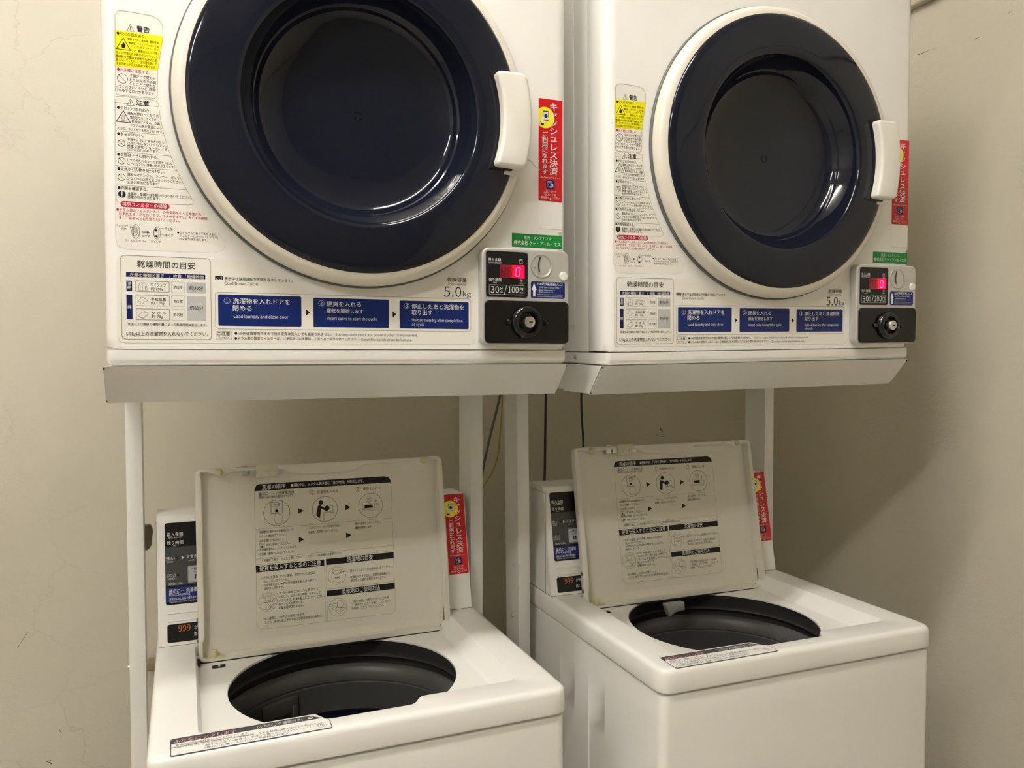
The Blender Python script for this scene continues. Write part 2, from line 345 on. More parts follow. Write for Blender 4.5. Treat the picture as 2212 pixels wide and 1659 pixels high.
DATA = {'warn':[('T','警告',38.81,52.49,369.93,6.66,'k',1),('S',[(28.48,369.39),(35.76,369.85),(32.24,377.38)],0.4,'k',1,2),('S',[(32.2,374.85),(32.15,372.08)],0.6,'k',0,2),('C',32.13,370.89,0.38,0,'k',2),('G',[(15.78,368.62),(67.1,368.88),(65.5,358.94),(62.89,345.63),(60.21,327.8),(15.31,327.32)],'y',1),('T','●引火の恐れあり。',17.66,49.04,363.35,3.81,'k',0),('S',[(17.04,347.25),(31.99,347.46),(24.59,360.67)],0.7,'k',1,2),('G',[(22.89,349.23),(26.16,349.44),(27.03,352.75),(25.44,355.07),(24.53,356.59),(23.9,353.95),(22.48,352.48)],'k',2),('T','美容オイル、食用油、動物系油、',29.24,63.09,358.76,2.94,'k',0),('T','機械油、ドライクリーニング油、',29.98,62.78,354.24,2.94,'k',0),('T','ベンジンやシンナー、ガソ',32.62,61.52,350.55,2.94,'k',0),('T','リン、樹脂(セルロース系)',33.14,61.46,346.21,2.95,'k',0),('T','などの付着した衣類やポリプロピレン',16.93,61.4,341.86,3.18,'k',0),('T','繊維製の衣類は洗濯後でも絶対に乾',16.64,60.13,337.65,3.18,'k',0),('T','燥しないでください。油の酸化熱によ',16.57,59.71,333.7,3.18,'k',0),('T','る自然発火や引火の恐れがあります。',16.73,59.04,329.5,3.18,'k',0),('T','●お子様に注意する。',17.31,52.33,322.18,4.08,'r',0),('C',23.01,314.2,5.64,0.5,'k',2),('S',[(19.42,317.72),(26.61,310.67)],0.5,'k',0,2),('T','子供だけで使わせ',30.53,58.36,316.44,3.59,'k',0),('T','たり幼児の手の届',30.46,58.53,311.74,3.59,'k',0),('T','くところで使わな',30.39,58.22,307.6,3.59,'k',0),('T','いでください。やけど･感電･',15.82,58.64,303.24,3.57,'k',0),('T','けがをする恐れがあります。',15.52,57.96,298.55,3.57,'k',0),('T','注意',36.87,50.92,285.06,6.44,'k',1),('S',[(27.31,283.9),(34.61,284.11),(31.08,291.82)],0.4,'k',1,2),('S',[(31.04,289.27),(30.99,286.48)],0.6,'k',0,2),('C',30.98,285.28,0.38,0,'k',2),('T','●やけどの恐れあり。',16.58,52.49,278.3,3.84,'k',0),('S',[(15.64,264.29),(30.63,264.12),(23.33,277.3)],0.7,'k',1,2),('S',[(21.06,267.31),(22.02,269.09),(21.11,270.65),(22.08,272.29)],0.35,'k',0,2),('S',[(22.47,267.47),(23.43,269.24),(22.52,270.81),(23.48,272.45)],0.35,'k',0,2),('S',[(23.87,267.62),(24.84,269.4),(23.93,270.96),(24.89,272.61)],0.35,'k',0,2),('S',[(20.8,266.01),(25.96,265.93)],0.35,'k',0,2),('T','運転が終わってから衣',27.49,61.07,273.34,3.47,'k',0),('T','類を取り出してください。',30.11,62.33,268.58,3.48,'k',0),('T','乾燥中はドラム、衣類、',31.81,63.11,264.25,3.48,'k',0),('T','ドアの内側が高温になっ',30.79,63.76,259.63,3.48,'k',0),('T','ており、やけどをする恐れがあります。',16.88,65.39,255.03,3.2,'k',0),('T','●水をかけない。',16.31,44.01,248.5,3.85,'k',0),('T','本体やドラムに水をかけたり、',26.99,68,243,3.22,'k',0),('T','水洗いをしないでください。',26.93,68.8,239.4,3.22,'k',0),('T','感電や漏電･ショートによる',26.87,69.47,235.54,3.22,'k',0),('T','火災の恐れがあります。',26.8,61.17,231.84,3.22,'k',0),('T','●衣類は十分に脱水する。',15.9,59.61,224.58,3.85,'k',0),('T','しずくのたれるような衣類を入れな',26.6,75.09,219.21,3.23,'k',0),('T','いでください。感電の恐れがあります。',26.53,77.73,215.16,3.23,'k',0),('T','●火気や引火物を近づけない。',15.86,66.87,207.99,4.11,'k',0),('T','運転中はベンジン、シンナー、ガソリ',26.32,82.1,202.63,3.36,'k',0),('T','ンなどの引火物を近づけないでください。',26.25,85.73,198.06,3.36,'k',0),('T','火災の原因になります。',26.19,60.58,193.81,3.36,'k',0),('C',20.6,239.84,4.06,0.5,'k',2),('S',[(18.02,242.46),(23.19,237.21)],0.5,'k',0,2),('C',20.5,219.54,4.06,0.5,'k',2),('S',[(17.92,222.19),(23.09,216.89)],0.5,'k',0,2),('C',20.18,200.48,4.07,0.5,'k',2),('S',[(17.6,203.15),(22.77,197.8)],0.5,'k',0,2),('S',[(19.65,238.72),(21.81,241.76),(22.7,239.02)],0.3,'k',0,2),('T','●衣類を確認する。',15.69,47.63,186.18,4.06,'k',0),('C',20.15,181.05,4.01,0,'k',1),('S',[(20.19,183.49),(20.15,180.64)],1.2,'w',0,3),('C',20.12,178.88,0.52,0,'w',3),('T','金属粉、金属片は衣類から取り除いてください。',26.32,95.69,180.36,3.53,'k',0),('T','感電の恐れがあります。',26.25,60.78,176.5,3.53,'k',0),('R',18.42,166.2,71.11,173.2,3.8,0,'r',1),('T','排気フィルターの掃除',20.53,68.31,166.92,5.16,'w',0),('T','●ドラム奥のフィルターカバーの中央部を引くと本体から',14.04,105.94,161.12,3.66,'r',0),('T','はずれます。爪を引いてフィルターをはずし、糸くずの掃除',16.8,113.16,156.47,3.66,'r',0),('T','をして必ず元どおり取り付けてください。',16.71,82.26,151.81,3.66,'r',0),('T','「メヅマリ」',14.35,28.8,142.69,2.98,'k',0),('T','文字',18.6,24.16,139.49,2.72,'k',0),('T','はずす',41.13,49.32,132.29,2.74,'k',0),('T','爪を引く',65.36,76.55,142.02,3.05,'k',0),('T','糸くず',65.89,74.64,134.43,2.77,'k',0),('T','フィルターカバー',22.7,45.19,126.34,2.45,'k',0),('T','フィルター',49.86,63.6,126.51,2.48,'k',0),('T','●フィルターに糸くずがたまると',79.09,122.93,138.35,2.92,'k',0),('T','フィルターカバーの「メヅマリ」',81.36,124.89,134.54,2.93,'k',0),('T','の文字が浮き出します。',81.31,113.49,131.08,2.93,'k',0),('S',[(38.22,138.96),(37.97,136.41),(37.33,134.08),(36.36,132.21),(35.16,130.98),(33.84,130.51),(32.53,130.84),(31.37,131.94),(30.46,133.7),(29.89,135.95),(29.73,138.47),(29.98,141.02),(30.61,143.33),(31.58,145.2),(32.78,146.44),(34.1,146.92),(35.41,146.6),(36.57,145.5),(37.49,143.74),(38.06,141.49)],0.3,'k',1,2),('S',[(36.16,138.84),(35.84,136.38),(35.03,134.37),(33.88,133.22),(32.63,133.15),(31.52,134.17),(30.78,136.09),(30.54,138.52),(30.85,140.98),(31.66,142.98),(32.81,144.14),(34.06,144.21),(35.17,143.19),(35.92,141.28)],0.35,'k',1,2),('S',[(35.22,138.79),(35.01,137.15),(34.46,135.81),(33.7,135.04),(32.87,134.99),(32.13,135.67),(31.63,136.95),(31.47,138.57),(31.68,140.21),(32.22,141.55),(32.99,142.32),(33.82,142.37),(34.56,141.69),(35.06,140.41)],0.35,'k',1,2),('S',[(34.28,138.73),(34.17,137.91),(33.9,137.24),(33.52,136.86),(33.11,136.84),(32.74,137.18),(32.49,137.82),(32.41,138.63),(32.51,139.45),(32.78,140.12),(33.16,140.5),(33.58,140.52),(33.95,140.18),(34.2,139.54)],0.35,'k',1,2),('S',[(38.34,138.56),(38.13,136.09),(37.6,133.85),(36.79,132.05),(35.8,130.87),(34.71,130.42),(33.63,130.75),(32.68,131.82),(31.93,133.53),(31.47,135.72),(31.34,138.16),(31.55,140.61),(32.08,142.85),(32.88,144.65),(33.88,145.83),(34.96,146.29),(36.04,145.97),(37,144.9),(37.75,143.19),(38.21,141)],0.25,'k',1,2),('S',[(60.84,138.19),(60.62,135.96),(60.04,133.92),(59.17,132.29),(58.09,131.21),(56.9,130.79),(55.73,131.08),(54.68,132.04),(53.86,133.58),(53.35,135.55),(53.2,137.76),(53.42,139.98),(53.99,142.01),(54.86,143.65),(55.94,144.73),(57.12,145.15),(58.3,144.87),(59.35,143.91),(60.17,142.37),(60.68,140.4)],0.3,'k',1,2),('S',[(58.8,138.07),(58.64,136.15),(58.25,134.39),(57.67,132.99),(56.95,132.07),(56.15,131.72),(55.37,131.98),(54.68,132.82),(54.14,134.17),(53.8,135.88),(53.71,137.79),(53.86,139.71),(54.25,141.46),(54.83,142.87),(55.55,143.79),(56.34,144.14),(57.13,143.88),(57.82,143.04),(58.36,141.7),(58.7,139.99)],0.3,'k',1,2),('G',[(55.17,142.42),(57.33,142.4),(57.42,139.79),(55.13,139.8)],'k',1),('G',[(54.81,135.51),(57.61,135.25),(57.32,132.89),(55.03,133.18)],'k',1),('S',[(41.22,138.17),(46.89,138.36)],1.4,'k',0,2),('G',[(46.41,140.12),(49.16,138.35),(46.35,136.55)],'k',1),('S',[(59.65,143.78),(65.01,143.82)],0.25,'k',0,2),('S',[(59.54,136.46),(65.27,135.81)],0.25,'k',0,2),('S',[(28.17,141.93),(31.94,144.19)],0.25,'k',0,2)],
'_wp':[(16.16,377.79),(67.1,368.88),(60.44,327.18),(15.39,297.69),(59.72,295.33),(15.07,292.55),(60.83,289.62),(66.34,253.5),(73.89,229.37),(80.4,213.11),(90.62,191.2),(98.24,175.03),(13.89,173.82),(12.53,129.76),(134.29,132.12),(115.79,153.72),(14.28,109.49),(12.95,7.84),(457.11,10.89),(456.26,98.28),(417.88,103.94)],
'inst':[('R',17.5,12.34,115.93,110.32,4.5,0.35,'k',2),('T','乾燥時間の目安',34.91,98.48,96.77,7.96,'k',0),('R',22.99,85.36,109.83,90.79,0.6,0,'n',1),('T','衣類の種類と重さ',27,63.63,85.58,4.11,'w',0),('T','/',69.67,70.96,86.21,4.18,'w',0),('T','枚数',73.92,83.26,85.6,4.19,'w',0),('T','/',86.64,88.08,85.56,4.21,'w',0),('T','乾燥時間',89.26,107.97,85.46,4.21,'w',0),('R',23.07,68.42,29.21,80.82,0.8,0,'n',1),('T','混',24.22,28.2,75.25,4.11,'w',0),('T','紡',24.14,28.13,70.59,4.11,'w',0),('R',22.93,35.46,29.18,64.54,0.8,0,'n',1),('T','綿',24.02,28.01,47.97,4.11,'w',0),('R',33.04,68.48,69.28,80.89,0.8,0.35,'n',2),('R',33.15,51.88,69.29,64.42,0.8,0.35,'n',2),('R',33.14,35.26,69.3,48.19,0.8,0.35,'n',2),('R',71.79,68.27,86.14,81.1,0.8,0.3,'g',2),('R',71.8,51.84,86.17,64.79,0.8,0.3,'g',2),('R',71.95,35.1,86.19,48.31,0.8,0.3,'g',2),('R',88.67,68.25,110.26,81.12,0.8,0,'g',1),('R',88.83,35.05,110.35,64.55,0.8,0,'g',1),('T','ワイシャツ',49.31,65.64,74.73,3.87,'k',0),('T','約 200g',49.24,63.01,70.25,3.6,'k',0),('T','半袖肌着',49.17,65.52,57.59,3.88,'k',0),('T','約 110g',49.11,63.4,53.47,3.6,'k',0),('T','タ オ ル',49.43,65.53,41.54,3.88,'k',0),('T','約 70g',49.37,61.87,37.34,3.61,'k',0),('T','約5枚',73.99,84.11,72.61,3.91,'k',0),('T','約6枚',74,84.13,55.81,3.92,'k',0),('T','約15枚',73.51,84.17,39.83,3.92,'k',0),('T','約30分',91.68,107.25,71.75,5.06,'k',0),('T','約60分',91.87,107.19,47.75,5.07,'k',0),('T','･室温および繊維の種類や量によって乾燥時間は変化します。',22.58,110.8,28.44,3.02,'k',0),('T','5.0kg以上の洗濯物を入れないでください。',22.13,111.97,16.21,4.95,'k',0),('S',[(39.41,79.32),(37.12,77.87),(35.75,70.4),(37.25,70.17),(37.97,75.56),(37.62,69.63),(43.28,69.52),(43.24,75.04),(44.05,70.1),(45.44,70.42),(44.05,77.82),(42.17,79.14),(40.65,78.4)],0.25,'k',1,2),('S',[(40.65,78.4),(40.51,69.72)],0.2,'k',0,2),('S',[(39.91,63.36),(37.86,61.1),(38.35,60.43),(35.54,57.46),(39.25,53.42),(42.58,56.81),(43.32,56),(45.5,57.85),(42.64,60.4),(41.87,59.55),(40.88,61.18)],0.25,'k',1,2),('S',[(35.01,40.1),(40.37,44.89),(45.89,42.51),(40.25,37.15)],0.25,'k',1,2),('S',[(35.5,39),(40.24,36.32),(46.13,41.4)],0.25,'k',0,2),('S',[(41.64,45.33),(46.41,43.35)],0.25,'k',0,2),('R',120.88,85.18,129.75,89.91,0.6,0,'k',1),('T','cd',121.71,128.42,85.73,2.83,'w',1),('T','表示中は送風運転で衣類を冷ましています。',131.7,212.45,84.86,4.11,'k',0),('T','Cool Down Cycle',131.63,170.85,79.79,3.16,'k',0),('T','乾燥容量',417.3,445.28,92.99,5.61,'k',0),('T','Dryer Capacity',418.4,444.52,89.12,2.46,'k',0),('T','5.0',412.27,437.36,72.97,12.62,'k',0),('T','kg',439.8,451.11,73.7,7.08,'k',0),('T','Caution',123.76,136.51,13.71,2.22,'k',0),('T','●100円硬貨専用ですので他の硬貨は投入しても返却されません。',142.62,260.9,18.19,3.67,'k',0),('T','100 Yen coins ONLY. No return if other coins inserted.',266.38,375.32,18.27,2.84,'k',0),('T','●ドラム奥の排気フィルターは、ご使用前に必ず掃除して元どおり取り付けてください。',142.55,294.39,12.34,3.67,'k',0),('T','Clean filer inside drum before use.',299.32,367.94,12.13,2.88,'k',0),('T','ご注意',122.62,137.32,17.6,3.96,'k',1),('R',121.19,12.26,139.52,22.59,2,0.25,'k',2),('R',120.77,25.5,451.05,70.23,4,0.3,'k',2),('R',124.01,29.41,223.29,67.65,2,0,'b',1),('R',238.18,29.12,336.36,66.55,2,0,'b',1),('R',350.77,28.67,448.02,65.74,2,0,'b',1),('T','洗濯物を入れドアを',141.12,209.15,56.51,6.67,'w',0),('T','閉める',141.01,163.1,47.92,6.68,'w',0),('T','Load laundry and close door',141.96,207.08,39.35,3.5,'w',0),('T','硬貨を入れる',254.94,299.44,55.79,6.31,'w',0),('T','運転を開始します',254.87,302.28,47.45,5.48,'w',0),('T','Insert coins to start the cycle',255.29,320.25,38.79,3.32,'w',0),('T','停止したあと洗濯物を',367.23,441.08,55.08,6.57,'w',0),('T','取り出す',367.19,396.07,46.97,6.57,'w',0),('T','Unload laundry after completion',367.69,439.18,38.51,3.29,'w',0),('T','of cycle',367.67,384.76,32.63,3.29,'w',0),('T','1',133.45,135.26,57.8,4.44,'w',0),('T','2',247.07,249.69,57.39,4.3,'w',0),('T','3',359.04,361.71,56.67,4.48,'w',0),('C',134.38,60.02,3.71,0.3,'w',2),('C',248.4,59.54,3.79,0.3,'w',2),('C',360.3,58.74,3.68,0.3,'w',2),('G',[(228.98,51.69),(228.9,43.47),(234.12,47.68)],'k',1),('G',[(341.38,51.47),(341.33,42.9),(346.45,47.28)],'k',1)],
'disp':[('T','投入金額',470.41,488.83,121.46,4.31,'w',0),('T','INPUT AMOUNT',470.4,489.45,118.51,1.81,'w',0),('T','円',516.53,520.95,121.66,4.15,'w',0),('T','YEN',516.28,521.2,119.01,1.61,'w',0),('T','残り時間',471.01,489.45,93.97,4.32,'w',0),('T','TIME',477.01,482.91,91.4,1.71,'w',0),('T','分',517.2,521.37,94.43,3.93,'w',0),('T','MIN.',516.95,522,91.67,1.62,'w',0),('T','30',473.69,486,78.9,7.97,'w',0),('T','分',486.86,491.69,82.44,4.35,'w',0),('T','MIN.',486.86,491.94,78.89,1.6,'w',0),('T','/',493.43,497.53,79.12,8.25,'w',0),('T','100',499.65,514.95,79.35,8.04,'w',0),('T','円',516.83,521.76,82.06,4.39,'w',0),('T','YEN',516.84,521.77,78.71,1.62,'w',0),('R',471.62,76.62,523.42,89.42,0.3,0.3,'w',2),('R',486.85,99.67,523.64,117.1,0.4,0,'R',1)],
'coin':[('G',[(538.55,94.15),(535.24,83.93),(537.29,83.99),(537.31,75.02),(540.64,75.11),(540.62,84.09),(542.67,84.15)],'w',1),('T','100円硬貨投入口',543.94,582.61,90.63,4.43,'w',0),('T','100 Yen Coins ONLY',546.78,579.98,87.06,2.1,'w',0),('T','･連続投入及び途中での',544.6,571.2,83.31,1.63,'w',0),('T','追加投入もできます。',545.89,569.25,80.67,1.63,'w',0),('T','Additional payment is acceptable',543.33,583.05,77.54,1.4,'w',0),('T','during cycle to extend operational time',543.34,583.06,74.72,1.4,'w',0)],
'cash':[('V','キャッシュレス決済',576.47,350.76,248.81,11.97,'w',1),('V','ご利用になれます',562.85,309.68,249.39,8.43,'w',1),('T','AQ-Connect ランドリー',555.85,587.34,244.06,2.93,'w',0),('T','上記アプリで',561.08,581.37,223.75,3.46,'w',0),('T','QRコードを',562.05,580.41,219.58,3.29,'w',0),('T','読み取ってください',556.5,586.47,215.35,3.45,'w',0),('G',[(569.96,214.98),(573.25,215.04),(571.51,213.01)],'w',2),('C',562.9,329.12,14.93,0,'Y',1),('R',559.63,325.09,568.48,338.7,1,0,'n',2),('R',560.39,326.38,567.71,337.24,0.4,0,'w',3),('C',564.24,331.5,2.73,0,'n',4),('G',[(557.55,327.67),(559.45,331.31),(560.6,329.72),(560.62,323.71),(562.92,321.73),(561.01,319.12),(557.19,321.11)],'w',3),('G',[(556.61,321.56),(561.39,320.36),(560.44,317.69),(556.05,318.59)],'n',4),('G',[(567.12,330.44),(569.82,328.68),(569.06,325.49),(566.75,326.96)],'w',4),('R',564.48,228.83,578.64,242.09,3,0,'b',1),('R',567.38,231.56,573.58,240.42,0.6,0.35,'w',2),('C',570.48,235.13,2.2,0.35,'w',3),('G',[(572.22,235.96),(576.09,237.14),(576.1,232.45),(573.2,231.53)],'o',3),('S',[(567.38,238.35),(573.56,238.67)],0.3,'w',0,3)],
'green':[('T','販売・メンテナンス',530.77,572.46,156.36,4.81,'w',0),('T','株式会社 ケー・アール・エス',515.39,587.49,148.2,5.82,'w',1)],
'lid':[('G',[(150.72,260.11),(151.03,263.24),(153.9,269.23),(159.39,271.35),(369.93,271.43),(377.13,268.83),(379.96,264.46),(380.71,259.98)],'k',1),('T','洗濯の順序',162.57,200.57,261.46,8.1,'w',0),('T','■運転中は、デジタル表示部に「残り時間」を表示します。',209.77,332.73,263.16,5.25,'w',0),('T','最初に・・・洗濯槽洗浄',157.72,214.38,251.7,5.38,'k',0),('T','硬貨投入前に無料で槽洗浄ができます。',157.58,214.79,247.05,3.92,'k',0),('T','洗濯物を入れる',252.36,287.87,248.84,5.29,'k',0),('T','硬貨を入れる',331.23,360.93,249.18,5.17,'k',0),('T','1',244.19,246.7,249.69,5.51,'k',0),('T','2',319.85,323.64,249.54,5.63,'k',0),('T','・洗濯槽内に他の人の洗濯物が入って',153.73,210.76,190.2,4.21,'k',0),('T','いないか確かめてください。',156.21,199.25,183.38,4.21,'k',0),('T','・ふたを閉じ1分以内に',153.62,189.33,175.98,4.2,'k',0),('T','ボタンを押してください。',166.55,205.37,168.79,4.21,'k',0),('T','・洗濯槽洗浄中は、ふたロックされます。',153.42,216.2,161.72,4.19,'k',0),('T','・洗濯物・洗剤は入れないでください。',153.52,212.38,154.33,4.18,'k',0),('T','・「ふたロック」ランプが消えてから、',232.92,290.02,190.6,4.3,'k',0),('T','洗濯物・洗剤をいれてください。',235.44,284.5,183,4.3,'k',0),('T','・表示の硬貨を入れてください。',311.88,359.82,190.67,4.4,'k',0),('T','・運転を開始します。',311.68,343.9,183.93,4.39,'k',0),('T','・洗濯終了後は、上ぶたを開けておいてください。(洗濯槽内の換気のため)',159.32,289.76,143.8,4.4,'k',0),('C',245.41,251.65,4.23,0.4,'k',2),('C',321.84,251.65,4.36,0.4,'k',2),('C',185.36,222.14,21.38,0.6,'k',2),('C',264.36,222.39,21.52,0.6,'k',2),('C',343.01,222.71,21.38,0.6,'k',2),('G',[(220.45,227.13),(220.21,217.36),(229.03,222.36)],'k',1),('G',[(299.19,227.16),(298.87,217.18),(308.12,222.3)],'k',1),('G',[(219.63,179.57),(219.39,169.89),(228.17,174.73)],'k',1),('G',[(298.41,179.92),(298.09,170.02),(307.3,174.97)],'k',1),('S',[(150.51,197.72),(379,198.17)],0.25,'k',0,2),('S',[(149.85,149.92),(378.97,150.62)],0.25,'k',0,2),('S',[(149.58,140.6),(378.85,141.24)],0.25,'k',0,2),('S',[(150.72,260.11),(149.58,140.6)],0.25,'k',0,2),('S',[(380.71,259.98),(378.85,141.24)],0.25,'k',0,2),('S',[(176.38,239.5),(195.08,239.82),(194.46,221.2),(176.34,220.94)],0.9,'d',1,2),('S',[(181.23,236.89),(190.03,237.14)],0.9,'k',0,2),('S',[(180.01,233.03),(190.99,232.99)],0.5,'k',0,2),('S',[(181.73,235.5),(189.43,235.71)],0.6,'k',0,2),('S',[(183.34,217.58),(183.31,226.58),(185.86,227.29),(187.69,226.24),(187.8,219.47),(191.12,220.11),(194.64,216.67),(192.8,204.65),(182.38,204.73),(180.36,216.69),(183.34,217.58)],0.4,'k',0,2),('G',[(182.54,226.64),(182.98,223.23),(187.58,222.87),(187.69,226.24),(185.33,228.12)],'k',1),('S',[(183.16,228.85),(182.12,230.62)],0.4,'k',0,2),('S',[(185.59,229.23),(185.98,231.11)],0.4,'k',0,2),('S',[(187.54,228.29),(188.9,229.54)],0.4,'k',0,2),('C',258.16,233.46,3.9,0,'k',1),('G',[(253.06,228.66),(257.06,228.93),(261.51,225.72),(269.38,221.66),(268.68,218.6),(265.27,219.32),(258,223.68),(255.66,207.79),(249.57,212.29),(251.06,221.34)],'k',1),('C',268.09,223.72,4.14,0,'k',1),('S',[(272.49,227.2),(277.69,227.38),(277.84,216.96)],0.5,'k',0,2),('S',[(262.05,204.75),(262.26,215.88),(279.29,215.92),(279.35,211.65)],0.5,'k',0,2),('S',[(262.32,217.25),(279,217.1)],0.4,'k',0,2),('C',340.85,232.65,5.45,0.35,'k',2),('T','100',337.15,344.32,230.12,5.4,'k',0),('S',[(351.97,234.21),(351.67,227.96)],0.6,'k',0,2),('S',[(349.54,231.19),(351.66,227.73),(354.11,231.1)],0.6,'k',0,2),('S',[(329.2,225.86),(356.99,225.92),(357.68,215.46),(328.74,215.92)],0.35,'k',1,2),('G',[(332.08,223.88),(346.43,223.99),(346.4,218.45),(332.05,218.13)],'k',1),('S',[(349.16,223.43),(354.22,223.52),(354.29,217.49),(349.11,217.3)],0.35,'k',1,2),('S',[(328.1,212.46),(328.5,215.94),(358.04,215.43),(358.14,212.48)],0.35,'k',0,2),('S',[(328.66,214.17),(357.97,214.02)],0.3,'k',0,2),('S',[(156.47,174.13),(164.02,174.21),(164.13,167.32),(156.8,167.24)],0.4,'k',1,2),('G',[(158.5,170.06),(161.74,170.09),(161.44,167.57),(159.29,167.55)],'k',1),('S',[(158.04,172.65),(162.9,172.76)],0.5,'k',0,2),('G',[(149.2,138.5),(259.73,138.5),(259.65,128.08),(149.53,128.05)],'k',1),('G',[(262.58,138.78),(378.99,139.18),(378.69,128.77),(262.85,128.55)],'k',1),('G',[(261.93,86.32),(378.46,87.03),(378.16,76.61),(262.11,76.75)],'k',1),('T','硬貨を投入するときのご注意',155.13,254.04,129.5,8.33,'w',0),('T','洗濯物の目安',298.43,341.89,129.97,8.44,'w',0),('T','柔軟剤のご使用方法',287.27,352.19,77.97,7.89,'w',0),('S',[(149.53,128.05),(148.36,44.97),(150.32,39.85),(156.6,36.66),(258.78,36.56),(259.65,128.08)],0.25,'k',0,2),('S',[(262.85,128.55),(261.92,88.8),(378.22,89.38),(378.69,128.77)],0.25,'k',0,2),('S',[(262.11,76.75),(261.25,36.25),(370.03,35.99),(375.55,38.19),(377.85,43.09),(378.16,76.61)],0.25,'k',0,2),('T','・変形した硬貨、ぬれた硬貨、洗剤のついた硬貨は',157.94,244.13,115.95,4.26,'k',0),('T','投入しないでください。',160.75,200.58,109.76,4.26,'k',0),('T','100円投入口へ100円以外の硬貨を投入されますと',161.01,245.58,103.99,4.26,'k',0),('T','返却口へ戻ります。',160.62,192.85,98.36,4.25,'k',0),('T','・エラー(888.222など)を表示して',181.88,248.92,88.91,4.27,'k',0),('T','いるとき、及び「残り時間」を表示して',183.64,251.5,82.95,4.27,'k',0),('T','いるときは、',183.66,204.36,76.89,4.26,'k',0),('T','投入されても無効です。',183.68,223.11,71.05,4.26,'k',0),('T','・投入硬貨は、100円のみ使用できます。',157.56,225.46,50.56,4.21,'k',0),('T','ただし、',160.58,174.51,44.83,4.21,'k',0),('T','・目安ラインより下に洗濯物をいれてください。',299.63,376.39,112.49,4.43,'k',0),('T','・衣類を入れすぎると、衣類が洗濯槽から',299.53,370.4,101.97,4.43,'k',0),('T','飛び出して破れる恐れがあります。',302.39,361.71,96.23,4.42,'k',0),('T','・「残り時間」の表示が13〜11分の時',299.1,366.77,61.36,4.39,'k',0),('T','「一時停止」ボタンを押し、ふたロック',303,370.07,55.45,4.39,'k',0),('T','を解除してからいれてください。',302.41,356.99,49.87,4.39,'k',0),('T','洗濯槽',275.56,284.05,104.84,2.93,'k',0),('T','硬貨を投入しないでください。',206.56,257.57,76.69,4.29,'k',1),('T','硬貨も返却されません。',183.48,222.9,65.29,4.25,'k',1),('T','余分に投入されてもつり銭は返却されません。',175.58,253.14,44.68,4.23,'k',1),('C',166.45,78.78,14.93,0.35,'k',2),('C',279.66,109.45,14.92,0.35,'k',2),('C',279.16,57.31,14.93,0.35,'k',2),('S',[(298.91,114.58),(290.23,114.58)],0.3,'k',0,2),('G',[(289.08,114.59),(291.18,115.28),(291.12,113.69)],'k',1),('S',[(288.22,116.04),(287.67,114.93),(286.19,114.06),(283.96,113.54),(281.26,113.42),(278.4,113.72),(275.74,114.4),(273.59,115.39),(272.21,116.56),(271.76,117.77),(272.3,118.87),(273.77,119.75),(275.98,120.28),(278.68,120.4),(281.54,120.1),(284.22,119.42),(286.38,118.43),(287.77,117.26)],0.4,'k',1,2),('S',[(286.33,115.1),(285.91,114.37),(284.77,113.81),(283.04,113.48),(280.94,113.43),(278.72,113.67),(276.64,114.16),(274.97,114.84),(273.89,115.63),(273.53,116.45),(273.95,117.18),(275.09,117.74),(276.81,118.07),(278.91,118.12),(281.13,117.89),(283.21,117.4),(284.89,116.72),(285.98,115.92)],0.3,'k',1,2),('S',[(271.75,117.43),(271.32,101.62),(275.75,98.31),(283.77,98.11),(287.68,100.98),(288.22,116.04)],0.35,'k',0,2),('S',[(271.88,115.15),(275.75,111.9),(283.2,111.68),(288.13,114)],0.35,'k',0,2),('S',[(160.34,89.1),(174.84,88.74),(175.05,78.63),(161.09,78.65)],0.3,'k',1,2),('S',[(162.65,87.74),(171.02,87.43),(171.04,81.08),(162.67,81.41)],0.3,'k',1,2),('S',[(156.04,88.51),(159.78,88.3)],0.25,'k',0,2),('S',[(161.43,89.85),(161.29,92.27)],0.25,'k',0,2),('S',[(157.25,85.97),(159.7,85.9)],0.25,'k',0,2),('S',[(164.21,89.53),(164.07,91.95)],0.25,'k',0,2),('S',[(158.45,83.43),(159.63,83.51)],0.25,'k',0,2),('S',[(166.99,89.21),(166.85,91.63)],0.25,'k',0,2),('S',[(159.66,80.89),(159.56,81.12)],0.25,'k',0,2),('S',[(169.78,88.89),(169.64,91.31)],0.25,'k',0,2),('S',[(160.86,78.35),(159.48,78.73)],0.25,'k',0,2),('S',[(172.57,88.56),(172.43,90.99)],0.25,'k',0,2),('S',[(153.73,75.72),(158.95,78.9),(171.83,79.01),(178.49,84.8),(179.57,78.1),(175.92,71.96),(166.07,66.61),(159.7,68.25)],0.35,'k',0,2),('S',[(166.87,75.23),(175.75,66.74)],0.6,'k',0,2),('S',[(167.36,66.67),(175.49,75.3)],0.6,'k',0,2),('S',[(279.03,67.68),(287.04,67.42),(289.42,63.97),(285.38,55.44),(277.74,58.61)],0.35,'k',1,2),('S',[(268.87,56.31),(274.65,58.42),(292.23,54.61),(280.42,46.49)],0.4,'k',1,2),('S',[(284.72,53.49),(284.29,52.51),(283.14,51.77),(281.45,51.4),(279.49,51.43),(277.54,51.87),(275.91,52.66),(274.84,53.66),(274.49,54.73),(274.92,55.71),(276.07,56.45),(277.75,56.83),(279.71,56.8),(281.66,56.36),(283.3,55.57),(284.37,54.57)],0.3,'k',1,2),('S',[(265.2,63.48),(276.56,63.25),(279.9,61.16),(276.87,57.03)],0.35,'k',0,2),('S',[(265.07,60.36),(274.72,60.1)],0.35,'k',0,2),('S',[(290.81,61.55),(292.23,54.61)],0.3,'k',0,2),('S',[(268.87,56.31),(268.71,49.61)],0.3,'k',0,2)],
